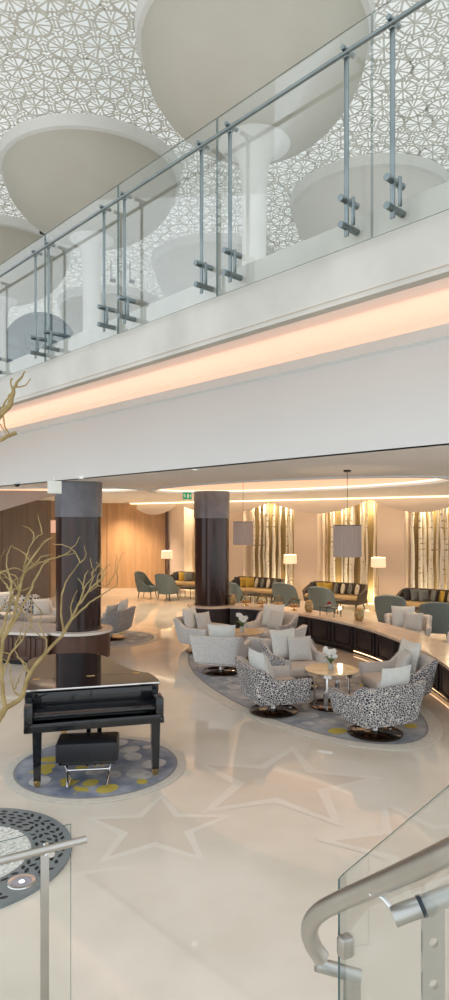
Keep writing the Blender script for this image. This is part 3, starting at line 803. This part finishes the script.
MB().lathe([(.075, .004), (.105, .006), (.11, 0), (.07, 0)], seg=32, cap=False).build('ring', M['chrome'], up)
MB().lathe([(.074, .001), (.074, .003)], seg=32).build('lens', mat('lilac_lens', (.35, .33, .38), .15), up)
MB().lathe([(.022, .003), (.02, .006)], seg=16).build('lamp', M['uplight'], up)

tree = thing('bare_tree', 'bare dry tree with crooked yellow branches rising at left edge', 'tree', (TX, TY, .02))
def branch(pts, r0, r1, name='branch', m='bark', parent=tree, D=5.2, par_obj=None):
    P = []
    for i, p in enumerate(pts):
        d = p[2] if len(p) > 2 else D
        P.append(at(p[0], p[1], d))
    P = catmull(P, 4); n = len(P); rr2 = random.Random(int(pts[0][0]*7+pts[-1][1]))
    P = [p+Vector((rr2.uniform(-1, 1), rr2.uniform(-1, 1), rr2.uniform(-1, 1)))*.006 for p in P]
    rad = [(r0+(r1-r0)*i/(n-1))*(.72 if name == 'branch' else .8) for i in range(n)]
    mb = MB().tube([p-Vector((TX, TY, .02)) for p in P], rad, 7); return mb.build(name, M[m], parent)
branch([(-39, 858, 5.40), (-34, 790, 5.4), (-22, 745, 5.35), (-6, 724, 5.3), (6, 708, 5.3)], .085, .028, 'trunk', 'bark')
branch([(-36, 800, 5.4), (-38, 700, 5.3), (-42, 600, 5.2), (-34, 500, 5.1), (-14, 440, 5.0), (-2, 417, 5.0), (10, 404, 5.0), (13, 391, 5.0), (18, 381, 5.0), (25, 371, 5.0)], .07, .006, 'trunk', 'bark')
BR = [
 ([(6, 708), (22, 697), (29, 675), (45, 654), (64, 632), (75, 611), (88, 592), (107, 573)], .030, .006),
 ([(6, 708), (1, 678), (3, 640), (16, 608), (24, 573), (40, 547), (53, 537)], .028, .006),
 ([(64, 632), (72, 619), (90, 603), (102, 595), (118, 584)], .016, .004),
 ([(64, 632), (61, 608), (66, 582), (80, 563)], .014, .005),
 ([(75, 611), (82, 596), (84, 578), (88, 570)], .012, .004),
 ([(88, 592), (98, 586), (107, 586)], .008, .003),
 ([(88, 592), (92, 580), (91, 573)], .008, .003),
 ([(82, 598), (96, 584), (103, 580)], .008, .003),
 ([(3, 640), (14, 622), (26, 600), (36, 578), (46, 562), (62, 556), (76, 553)], .018, .004),
 ([(16, 608), (10, 590), (2, 580), (-6, 572)], .014, .004),
 ([(24, 573), (34, 566), (48, 560), (60, 556)], .010, .004),
 ([(24, 573), (26, 556), (34, 540), (42, 534)], .010, .004),
 ([(1, 678), (10, 655), (22, 640), (32, 622), (30, 604)], .014, .004),
 ([(-8, 660), (4, 625), (12, 590), (6, 560), (12, 545)], .018, .004),
 ([(-10, 620), (6, 604), (20, 592), (34, 586)], .013, .004),
 ([(45, 654), (46, 640), (40, 625), (42, 612)], .010, .004),
 ([(29, 675), (22, 662), (14, 650)], .010, .004),
 ([(22, 697), (14, 690), (10, 672)], .012, .005),
 ([(-15, 585), (0, 574), (14, 568), (24, 572)], .010, .004),
 ([(10, 404, 5), (15, 388, 5), (24, 386, 5), (31, 379, 5)], .012, .005),
 ([(13, 391, 5), (11, 381, 5), (12, 378, 5)], .010, .008),
 ([(-2, 417, 5), (2, 408, 5), (8, 398, 5), (14, 389, 5)], .012, .008),
 ([(2, 410, 5), (4, 424, 5), (8, 434, 5)], .010, .008),
 ([(-14, 440, 5), (-2, 424, 5), (6, 434, 5)], .010, .006),
 ([(-24, 453, 5), (-4, 442, 5), (16.5, 432, 5)], .022, .022),
]
rt = random.Random(8)
TW = []
for p, a, b in BR[:19]:
    for k in range(2):
        i = rt.randrange(1, len(p)); x, y = p[i][0], p[i][1]
        if x < -2: continue
        an = -PI/2+rt.uniform(-1.1, 1.1); l = rt.uniform(16, 34); bend = rt.uniform(-.5, .5)
        TW.append(([(x, y), (x+.5*l*math.cos(an), y+.5*l*math.sin(an)), (x+l*math.cos(an+bend), y+l*math.sin(an+bend))], .0075, .003))
for p, a, b in BR: branch(p, a, b)
for p, a, b in TW: branch(p, a, b, 'twig')

# ------------------------------------------------------------------ railings near the camera
lr = thing('glass_railing', 'glass railing with steel post and round handrail, bottom left', 'railing', (-1.0, 3.6, 0))
o0 = Vector((-1.0, 3.6, 0))
A = at(86, 839.5, 3.69); B = at(0, 861, 3.44); dr = (A-B).normalized(); B2 = B-dr*1.0
MB().tube([B2-o0, B-o0, A-o0], .0215, 16).build('handrail', M['steel_warm'], lr)
gx = Vector((A.x-B.x, A.y-B.y, 0)).normalized(); gn = Vector((-gx.y, gx.x, 0))
g1 = Vector((A.x, A.y, 0))-gx*.055+gn*.10
mb = MB(); g0 = g1-gx*1.5; zt = 1.06
vs = [v-o0+Vector((0, 0, z)) for z in (.02, zt) for v in (g0-gn*.006, g1-gn*.006, g1+gn*.006, g0+gn*.006)]
mb.add(vs, [(0, 1, 5, 4), (2, 3, 7, 6)], 0); mb.add(vs, [(3, 2, 1, 0), (4, 5, 6, 7), (1, 2, 6, 5), (3, 0, 4, 7)], 1)
mb.build('glass_panel', [M['glass'], M['glass_edge']], lr)
pp = Vector((A.x, A.y, 0))-gx*.225+gn*.035-o0; rz = math.atan2(gx.y, gx.x)
po = MB().rbox((pp.x, pp.y, .48), (.046, .016, .96), .003, rz=rz).build('post', M['steel_warm'], lr)
mb = MB(); q = pp+gx*.035+Vector((0, 0, .955)); mb.tube([q-gn*.01, q+gn*.10], .02, 14); q = pp+Vector((0, 0, .95)); mb.tube([q, q+gx*.05-gn*.035+Vector((0, 0, .045))], .008, 8)
mb.build('clamp', M['chrome'], po)

sr = thing('stair_railing', 'glass stair railing with satin handrail curling down, bottom right', 'railing', (.35, 1.3, 0))
o0 = Vector((.35, 1.3, 0))
pts = [(560, 796, .92), (500, 827, 1.02), (449, 852, 1.12), (398, 875.5, 1.27), (364, 890.5, 1.38), (340, 901, 1.46), (322, 910.5, 1.53), (312, 921, 1.57), (309.5, 933, 1.60), (313.5, 946, 1.62), (321, 957, 1.63)]
MB().tube([p-o0 for p in catmull([at(*p) for p in pts], 6)], .0212, 20).build('handrail', M['steel_warm'], sr)
g0 = at(339, 874, 1.56); g1 = at(449, 784, 1.22); g2 = g1+(g1-g0)*.6
gn = Vector((g1.y-g0.y, -(g1.x-g0.x), 0)).normalized()*.003
mb = MB()
fr = [Vector((g0.x, g0.y, .05)), Vector((g2.x, g2.y, .05)), g2, g0+Vector((.01, -.008, .006)), g0-Vector((0, 0, .012))]
vs = [v+gn-o0 for v in fr]+[v-gn-o0 for v in fr]; k = len(fr)
mb.add(vs, [tuple(range(k)), tuple(reversed(range(k, 2*k)))], 0); mb.add(vs, [(i, k+i, k+(i+1) % k, (i+1) % k) for i in range(k)], 1)
mb.build('glass_panel', [M['glass'], M['glass_edge']], sr)
def flatbar(px, pyt, D, w, name):
    p = at(px, pyt, D); mb = MB(); zt = p.z; hw = w/2; hr = w*.2; th = .010
    holes = [zt-.075-.085*k for k in range(6)]
    # strip with round holes: build front and back faces around each hole
    ys = (p.y-th/2, p.y+th/2); prev = zt
    def quad(z0, z1):
        vs = [(p.x-hw, y, z) for y in ys for z in (z0, z1)]+[(p.x+hw, y, z) for y in ys for z in (z0, z1)]
        mb.add([Vector(v)-o0 for v in vs], [(0, 1, 5, 4), (2, 6, 7, 3), (0, 2, 3, 1), (4, 5, 7, 6)])
    for hz in holes:
        quad(hz+hw, prev); n = 16
        outer = []; inner = []
        for i in range(n):
            a = 2*PI*i/n+PI/4; c, s = math.cos(a), math.sin(a); m_ = max(abs(c), abs(s))
            outer.append((hw*c/m_, hw*s/m_)); inner.append((hr*c, hr*1.15*s))
        vs = [Vector((p.x+a, y, hz+b))-o0 for y in ys for a, b in outer+inner]; q = 2*n
        fs = [(i, (i+1) % n, n+(i+1) % n, n+i) for i in range(n)]+[(q+i, q+n+i, q+n+(i+1) % n, q+(i+1) % n) for i in range(n)]+[(n+i, n+(i+1) % n, q+n+(i+1) % n, q+n+i) for i in range(n)]
        mb.add(vs, fs); prev = hz-hw
    quad(.02, prev)
    return mb.build(name, M['steel_warm'], sr)
po1 = flatbar(433, 905, 1.33, .046, 'post'); po2 = flatbar(352, 976, 1.66, .043, 'post')
mb = MB()
mb.tube([at(393, 917, 1.31)-o0, at(420, 906.5, 1.31)-o0], .0195, 20); mb.tube([at(423, 905.5, 1.31)-o0, at(455, 893, 1.31)-o0], .0195, 20); mb.build('standoff', M['satin'], po1)
mb = MB(); mb.tube([at(419.5, 906.8, 1.31)-o0, at(423.5, 905.2, 1.31)-o0], .0212, 20); mb.build('gasket', M['gasket'], po1)
mb = MB(); mb.tube([at(375, 893, 1.34)-o0, at(383, 898, 1.33)-o0, at(396, 914, 1.31)-o0], .0055, 10); mb.rbox(at(375, 892.5, 1.34)-o0, (.03, .02, .006), .002); mb.build('rail_arm', M['chrome'], po1)
mb = MB(); mb.tube([at(316, 964, 1.64)-o0, at(360, 976.5, 1.64)-o0], .017, 18); mb.build('standoff', M['satin'], po2)
mb = MB(); mb.tube([at(314, 951, 1.62)-o0, at(317, 963, 1.64)-o0], .009, 10); mb.build('rail_arm', M['chrome'], po2)
c = at(345.5, 946, 1.545)-o0; mb = MB(); mb.rbox(c, (.036, .03, .050), .008, rz=.5); mb.build('glass_clamp', M['steel_warm'], sr)

# ------------------------------------------------------------------ teal chairs
def make_teal(label):
    t = thing('lounge_chair', label, 'chair', (0, 0, 0), 0, 'grey teal lounge chairs')
    path = catmull([(-.31, -.22, 0), (-.33, .05, 0), (-.29, .27, 0), (-.16, .34, 0), (.16, .34, 0), (.29, .27, 0), (.33, .05, 0), (.31, -.22, 0)], 5)
    n = len(path); vs = []; k = 6; mb = MB()
    for i, p in enumerate(path):
        d = (path[min(i+1, n-1)]-path[max(i-1, 0)]).normalized(); nx = Vector((-d.y, d.x, 0))
        b = max(0, min(1, (p.y+.22)/.52)); b = b*b*(3-2*b); b = b**1.3; h = .46+.52*b-.07*b*(abs(p.x)/.3)**3; ln = .07*b
        for off, z in ((-.03, .24), (.02+ln*.5, .55*h+.1), (.02+ln, h-.02), (-.02+ln, h), (-.05+ln, h-.02), (-.07, .30)): vs.append(p+nx*off+Vector((0, 0, z)))
    fs = [(i*k+j, (i+1)*k+j, (i+1)*k+(j+1) % k, i*k+(j+1) % k) for i in range(n-1) for j in range(k)]+[tuple(range(k)), tuple(reversed(range((n-1)*k, n*k)))]
    mb.add(vs, fs).build('backrest', M['teal'], t)
    MB().rbox((0, -.02, .33), (.55, .58, .20), .06, 3).build('seat', M['teal'], t)
    for sx in (-1, 1):
        for sy in (-1, 1):
            MB().tube([(sx*.24, sy*.22, .25), (sx*.27, sy*.26, 0)], [.022, .013], 8).build('leg', M['legs'], t)
    return t
teals = [(-2.85, 24.0, .9, -.25, 'grey teal lounge chair farthest left, facing right near the wood wall'),
         (-2.02, 23.3, .55, .85, 'grey teal lounge chair seen from behind, between wood wall and right column'),
         (.30, 20.4, .65, .75, 'grey teal lounge chair just right of the right column'),
         (1.92, 19.9, .55, .80, 'grey teal lounge chair behind the glass cake domes'),
         (2.85, 18.7, .55, .80, 'grey teal lounge chair behind the red flowers on the counter'),
         (4.25, 16.6, .35, .85, 'grey teal lounge chair behind the cushions beyond the counter'),
         (4.95, 15.2, .25, .95, 'largest grey teal lounge chair seen from behind at the right edge')]
p = None
for x, y, dx, dy, lb in teals:
    if p is None: p = make_teal(lb); p.location = (x, y, 0); p.rotation_euler = (0, 0, facing(dx, dy))
    else: dup(p, (x, y, 0), facing(dx, dy), lb)

# ------------------------------------------------------------------ sofas at the wall
def make_sofa(label):
    t = thing('sofa', label, 'sofa', (0, 0, 0), 0, 'dark sofas in front of the birch alcoves')
    path = catmull([(-1.0, -.36, 0), (-1.03, -.1, 0), (-.98, .25, 0), (-.75, .38, 0), (0, .42, 0), (.75, .38, 0), (.98, .25, 0), (1.03, -.1, 0), (1.0, -.36, 0)], 6)
    n = len(path); vs = []; k = 6
    for i, p in enumerate(path):
        d = (path[min(i+1, n-1)]-path[max(i-1, 0)]).normalized(); nx = Vector((-d.y, d.x, 0))
        b = max(0, min(1, (p.y+.3)/.6)); h = .55+.25*b
        for off, z in ((-.03, .20), (.03, .5), (.05, h-.02), (0, h), (-.05, h-.02), (-.08, .22)): vs.append(p+nx*off+Vector((0, 0, z)))
    fs = [(i*k+j, (i+1)*k+j, (i+1)*k+(j+1) % k, i*k+(j+1) % k) for i in range(n-1) for j in range(k)]+[tuple(range(k)), tuple(reversed(range((n-1)*k, n*k)))]
    MB().add(vs, fs).build('backrest', M['sofa'], t)
    MB().rbox((0, -.02, .26), (1.94, .74, .14), .03).build('seat_base', M['sofa'], t)
    MB().rbox((0, -.05, .385), (1.86, .72, .12), .04, 3).build('seat_cushion', M['tan'], t)
    for sx in (-1, 1):
        for sy in (-1, 1): MB().tube([(sx*.85, sy*.28, .2), (sx*.88, sy*.30, 0)], [.025, .016], 8).build('leg', M['legs'], t)
    return t
sofas = [(-1.35, 25.6, 'dark taupe sofa partly hidden by the right column', 'sofa behind the right column', ['cush_dark', 'cush_must', 'cush_grey']),
         (1.12, 23.2, 'dark taupe sofa in the alcove right of the column', 'sofa right of the column', ['cush_dark', 'cush_must', 'cush_must', 'cush_white', 'cush_grey', 'cush_white', 'cush_grey']),
         (3.62, 21.2, 'dark taupe sofa behind the larger pendant lamp', 'sofa under the larger pendant lamp', ['cush_dark', 'cush_must', 'cush_must', 'cush_grey', 'cush_white', 'cush_grey', 'cush_white']),
         (6.1, 19.0, 'dark taupe sofa cut by the right edge', 'sofa at the right edge', ['cush_dark', 'cush_grey', 'cush_grey', 'cush_grey', 'cush_must', 'cush_white', 'cush_must'])]
ORD = ['leftmost', 'second from left', 'third from left', 'fourth from left', 'fifth from left', 'sixth from left', 'seventh from left']
p = None
for x, y, lb, sh, cu in sofas:
    rz = facing(NR.x, NR.y)
    if p is None: p = make_sofa(lb); p.location = (x, y, 0); p.rotation_euler = (0, 0, rz)
    else: dup(p, (x, y, 0), rz, lb)
    for i, k in enumerate(cu):
        if len(cu) == 3: lx = -.7+.28*i
        else: lx = (-.78+.24*i) if i < 3 else (-.02+.25*(i-3))
        cushion(None, (x, y, 0), rz, lx, .625, k, .36, -.2, .95 if i < 3 else -.95, NM[k]+' cushion, '+ORD[i]+' on the '+sh, .06, 'cushions on the dark sofas')

# black coffee tables
def coffee(label, x, y, first=[None]):
    if first[0] is None:
        t = thing('coffee_table', label, 'table', (x, y, 0), .4, 'black coffee tables'); first[0] = t
        MB().lathe([(.36, .40), (.36, .425)], seg=32).build('tabletop', M['black'], t)
        for k in range(4):
            a = k*PI/2; MB().tube([(.3*math.cos(a), .3*math.sin(a), .4), (.3*math.cos(a), .3*math.sin(a), 0)], .012, 8).build('leg', M['black'], t)
    else: dup(first[0], (x, y, 0), .4, label)
coffee('black coffee table beside the teal chairs left of the right column', -1.35, 23.9)
coffee('black coffee table before the sofa right of the column', .75, 21.9)
coffee('black coffee table before the sofa under the larger pendant', 3.3, 19.9)
coffee('black coffee table before the sofa at the right edge', 5.45, 17.3)

# floor lamps
def floor_lamp(label, x, y, first=[None]):
    if first[0] is None:
        t = thing('floor_lamp', label, 'lamp', (x, y, 0), 0, 'cream floor lamps'); first[0] = t
        MB().lathe([(.15, 0), (.15, .02), (.02, .03)], seg=24).build('base', M['brass'], t)
        MB().lathe([(.011, .02), (.011, 1.45)], seg=10).build('pole', M['brass'], t)
        MB().lathe([(.23, 1.38), (.22, 1.68)], seg=32, cap=False).build('lamp_shade', M['cream_shade'], t)
    else: dup(first[0], (x, y, 0), 0, label)
    l = bpy.data.lights.new('lamp_glow', 'POINT'); l.energy = 30; l.color = (1, .76, .5); l.shadow_soft_size = .08
    lo = bpy.data.objects.new('lamp_glow', l); C.objects.link(lo); lo.location = (x, y, 1.53)
floor_lamp('cream shaded floor lamp in front of the wood wall', -2.25, 25.4)
floor_lamp('cream shaded floor lamp left of the larger pendant lamp', 2.25, 22.3)
floor_lamp('cream shaded floor lamp right of the larger pendant lamp', 4.85, 20.5)

def pendant(label, x, y, zb, r, h, zt, m, ):
    t = thing('pendant_lamp', label, 'lamp', (x, y, zb), 0)
    MB().lathe([(r, 0), (r, h)], seg=40, cap=False).build('lamp_shade', m, t)
    MB().lathe([(r+.003, h-.012), (r+.003, h)], seg=40, cap=False).build('shade_rim', M['legs'], t)
    MB().lathe([(.004, h*.6), (.004, zt-zb)], seg=8).build('cord', M['legs'], t)
    MB().lathe([(.06, zt-zb-.03), (.06, zt-zb-.002)], seg=20).build('canopy', M['black'], t)
    mb = MB(); 
    for a in (0, PI/2): mb.rbox((0, 0, h*.6), (2*r, .006, .006), .001, rz=a)
    mb.build('shade_spider', M['legs'], t)
    l = bpy.data.lights.new('pendant_glow', 'POINT'); l.energy = 8; l.color = (1, .7, .42); l.shadow_soft_size = .04
    lo = bpy.data.objects.new('pendant_glow', l); C.objects.link(lo); lo.location = (x, y, zb+h*.45)
pendant('larger grey drum pendant lamp hanging over the nearer seating group', 1.89, 10.0, 2.265, .215, .49, ZC, M['grey_shade'])
pendant('smaller grey drum pendant lamp just right of the right column', .40, 14.0, 2.31, .215, .50, ZC+.30, M['grey_shade'])
pendant('small rosy lit pendant lamp left of the left column', -4.70, 18.0, 2.50, .11, .36, ZC, M['pink_shade'])

# birch trunks in the alcoves
rr = random.Random(21); proto_b = []
for q in range(5):
    r = .035+.011*q
    pts = [(rr.uniform(-.02, .02)*(k > 0), rr.uniform(-.02, .02)*(k > 0), (ZC-.03)*k/7) for k in range(8)]
    proto_b.append((pts, r))
meshes = [None]*5; AL = ['partly hidden by the right column', 'behind the sofa right of the column', 'behind the larger pendant lamp', 'at the right edge']
for ai, (a, b) in enumerate(niches):
    t0, t1 = tw(a), tw(b); n = 7 if ai == 0 else 10
    for i in range(n):
        q = rr.randrange(5); t = t0+.16+(t1-t0-.32)*(i+.5+rr.uniform(-.15, .15))/n; d = rr.uniform(-.60, -.14); P = wp(t, d, .01)
        if meshes[q] is None:
            o = MB().tube(proto_b[q][0], [proto_b[q][1]*(1-.35*k/7) for k in range(8)], 12).build('birch_trunk', M['birch'], None); meshes[q] = o
        else: o = meshes[q].copy(); C.objects.link(o)
        o.location = P; o.rotation_euler = (0, rr.choice((0, 0, 0, .012, -.012)), rr.uniform(0, 6))
        tag(o, 'pale birch trunk in the gold alcove '+AL[ai], 'tree trunk', 'birch trunks in the alcove '+AL[ai])
    for t, e in ((t0+(t1-t0)*.3, 1), (t0+(t1-t0)*.75, 1)):
        for z in (.25, ZC-.25):
            l = bpy.data.lights.new('alcove_light', 'POINT'); l.energy = 34; l.color = (1, .80, .52); l.shadow_soft_size = .05
            lo = bpy.data.objects.new('alcove_light', l); C.objects.link(lo); lo.location = wp(t, -.40, z)

# ------------------------------------------------------------------ small things on the counter
def lantern(label, x, y, first=[None]):
    if first[0] is None:
        t = thing('lantern', label, 'lantern', (x, y, .651), 0, 'gilded lanterns on the counter'); first[0] = t
        MB().lathe([(.06, 0), (.085, .03), (.108, .10), (.105, .17), (.08, .235), (.055, .26)], seg=24).build('body', M['lantern'], t)
        MB().lathe([(.057, .258), (.060, .27), (.045, .272)], seg=24).build('rim', M['brass'], t)
    else: dup(first[0], (x, y, .651), 0, label)
lantern('gilded lantern nearest the right column on the counter', .20, 16.85)
lantern('gilded lantern right of the glass cake domes', 2.02, 15.55)
lantern('gilded lantern in the centre of the curved counter, right of red flowers', 2.93, 14.15)
def dome(label, x, y, s, first=[None]):
    if first[0] is None:
        t = thing('cake_stand', label, 'cake stand', (x, y, .651), 0, 'glass domed cake stands on the counter'); first[0] = t
        MB().lathe([(.09, 0), (.02, .02), (.02, .06), (.16, .075), (.165, .085)], seg=28).build('plate', M['brass'], t)
        MB().lathe([(.14, .088), (.145, .15), (.12, .23), (.06, .275), (.015, .285)], seg=28, cap=False).build('dome', M['dome_glass'], t)
        MB().lathe([(.012, .285), (.018, .30), (.006, .315)], seg=12).build('knob', M['brass'], t)
        mb = MB()
        for k in range(5):
            a = k*1.26; mb.lathe([(.02, .09), (.04, .105), (.03, .135), (.01, .145)], (.07*math.cos(a), .07*math.sin(a), 0), 10)
        mb.build('pastry', M['bread'], t)
    else: o = dup(first[0], (x, y, .651), 0, label)
dome('leftmost glass cake dome on the counter', .55, 16.75, 1)
dome('second glass cake dome from the left on the counter', .95, 16.50, 1)
dome('third glass cake dome from the left, in front of a teal chair', 1.35, 16.25, 1)
dome('rightmost glass cake dome, beside a gilded lantern', 1.70, 15.90, 1)
st = thing('display_riser', 'black metal frame riser standing on the counter under red flowers', 'riser', (2.42, 14.85, .651), -.9)
MB().rbox((0, 0, .20), (.46, .26, .015), .003).build('shelf', M['black'], st)
for sx in (-1, 1):
    for sy in (-1, 1): MB().rbox((sx*.215, sy*.115, .097), (.014, .014, .192), .002).build('leg', M['black'], st)
fb = thing('flower_bowl', 'small bowl of red flowers on the black riser', 'flowers', (2.38, 14.88, .8605))
MB().lathe([(.03, 0), (.06, .03), (.065, .05)], seg=20).build('bowl', M['vase'], fb)
mb = MB(); r3 = random.Random(4)
for k in range(14):
    c = (r3.uniform(-.05, .05), r3.uniform(-.05, .05), .06+r3.uniform(0, .05)); mb.lathe([(.008, -.015), (.022, 0), (.01, .016)], c, 8)
mb.build('blossoms', M['red'], fb)

# signs, cameras and downlights on the lower ceiling
t = thing('exit_sign', 'green exit sign with white running figure and arrow, beside the right column', 'sign', (-.93, 16.2, 3.36), facing(.1, -1))
MB().rbox((0, 0, .09), (.22, .03, .17), .006).build('sign_box', M['green'], t)
MB().tube([(0, 0, .17), (0, 0, .24)], .008, 8).build('hanger', M['chrome'], t)
mb = MB(); y = -.0165
mb.add([(-.085, y, .13), (-.07, y, .13), (-.07, y, .145), (-.085, y, .145)], [(0, 1, 2, 3)])
for a, b in (((-.072, .125), (-.055, .085)), ((-.055, .085), (-.03, .065)), ((-.055, .085), (-.085, .045)), ((-.068, .115), (-.035, .11)), ((-.068, .115), (-.095, .10))):
    dx, dz = b[0]-a[0], b[1]-a[1]; l = math.hypot(dx, dz); ox, oz = -dz/l*.006, dx/l*.006
    mb.add([(a[0]+ox, y, a[1]+oz), (b[0]+ox, y, b[1]+oz), (b[0]-ox, y, b[1]-oz), (a[0]-ox, y, a[1]-oz)], [(0, 1, 2, 3)])
mb.add([(.0, y, .03), (.035, y, .03), (.035, y, .14), (.0, y, .14)], [(0, 1, 2, 3)])
mb.add([(.05, y, .09), (.075, y, .125), (.10, y, .09), (.083, y, .09), (.083, y, .05), (.067, y, .05), (.067, y, .09)], [tuple(range(7))])
mb.build('pictogram', M['sign_white'], t)
t = thing('sign_box', 'white illuminated sign box hanging before the left column', 'sign', (-2.98, 11.4, 3.31), facing(.3, -1))
MB().rbox((0, 0, .10), (.24, .04, .22), .006).build('panel', M['sign_white'], t)
MB().tube([(0, 0, .21), (0, 0, .29)], .008, 8).build('hanger', M['chrome'], t)
t = thing('security_camera', 'black dome security camera on the ceiling at left', 'camera', (-4.15, 13.0, ZC-.10))
MB().lathe([(.06, .06), (.07, .098)], seg=20).build('mount', M['white'], t); MB().lathe([(.01, .0), (.04, .012), (.055, .04), (.058, .06)], seg=20).build('dome', M['lacquer'], t)
def downlight(x, y, z, label, first=[None]):
    if first[0] is None:
        t = thing('downlight', label, 'light', (x, y, z-.012), 0, 'recessed ceiling downlights'); first[0] = t
        MB().lathe([(.045, .004), (.065, 0), (.07, .011)], seg=20, cap=False).build('ring', M['white'], t); MB().lathe([(.045, .005), (.045, .010)], seg=16).build('lens', M['down'], t)
    else: dup(first[0], (x, y, z-.012), 0, label)
    if y < 15: return
    l = bpy.data.lights.new('downlight_beam', 'SPOT'); l.energy = 330; l.color = (1, .76, .53); l.spot_size = 2.1; l.spot_blend = .8; l.shadow_soft_size = .05
    lo = bpy.data.objects.new('downlight_beam', l); C.objects.link(lo); lo.location = (x, y, z-.03)
downlight(-2.62, 11.85, ZC, 'small round ceiling downlight above the left column')
downlight(-.45, 9.85, ZC, 'small round ceiling downlight left of the exit sign')
for x, y, w in ((-4.3, 26.6, 'against the wood wall on the left'), (-3.9, 26.0, 'against the wood wall on the right'), (-2.6, 20.5, 'over the open floor between the columns'), (3.4, 17.2, 'over the teal chairs'), (5.6, 15.8, 'over the chairs at right'), (-6.4, 18.2, 'over the left lounge'), (-.6, 20.5, 'behind the right column'), (1.6, 19.6, 'over the sofa tables')):
    downlight(x, y, ZC, 'small round ceiling downlight '+w)
# spotlights upstairs
def spot(px, py, D, label, first=[None]):
    P = at(px, py, D)
    if first[0] is None:
        t = thing('spotlight', label, 'light', P, 0, 'small dark spotlights upstairs'); first[0] = t
        MB().tube([(0, 0, 0), (.20, -.08, -.08)], .10, 14).build('lamp_head', M['black'], t); MB().tube([(0, 0, 0), (0, 0, ZU-P.z)], .025, 8).build('stem', M['black'], t)
    else: dup(first[0], P, 0, label)
spot(41, 232, 28, 'dark ceiling spotlight near the left end of the handrail')
spot(111, 280, 33, 'dark ceiling spotlight left of a glass joint in the middle')
spot(130, 281, 33, 'dark ceiling spotlight right of a glass joint in the middle')

# ------------------------------------------------------------------ lights, world, camera
def area(name, loc, sx, sy, e, col, rot=(0, 0, 0)):
    l = bpy.data.lights.new(name, 'AREA'); l.shape = 'RECTANGLE'; l.size = sx; l.size_y = sy; l.energy = e; l.color = col
    o = bpy.data.objects.new(name, l); C.objects.link(o); o.location = loc; o.rotation_euler = rot; return o
s_mid = 9.5; pc = bal(NF+.45, s_mid, H+1.20)
ao = area('cove_light', pc, 25, .30, 78, (1, .70, .55))
zdir = -(Vector((0, 0, 1))*.75-N*.65).normalized(); xdir = U.normalized(); ydir = zdir.cross(xdir)
ao.rotation_euler = Matrix((xdir, ydir, zdir)).transposed().to_euler()
w = bpy.data.worlds.new('World'); bpy.context.scene.world = w; w.use_nodes = True
nt = w.node_tree; bg = nt.nodes['Background']
bg.inputs[0].default_value = (.90, .96, 1.0, 1); bg.inputs[1].default_value = 1.42
cam = bpy.data.cameras.new('camera'); cam.sensor_width = 36; cam.sensor_fit = 'AUTO'; cam.lens = F/1000*36; cam.shift_y = .022
cam.clip_start = .05; cam.clip_end = 200
co = bpy.data.objects.new('camera', cam); C.objects.link(co); co.location = (0, 0, H); co.rotation_euler = (PI/2, 0, 0)
sc = bpy.context.scene; sc.camera = co
sc.view_settings.view_transform = 'Standard'; sc.view_settings.look = 'None'; sc.view_settings.exposure = 0
sc.cycles.max_bounces = 10; sc.cycles.transparent_max_bounces = 16; sc.cycles.use_denoising = True
sc.cycles.sample_clamp_indirect = 4
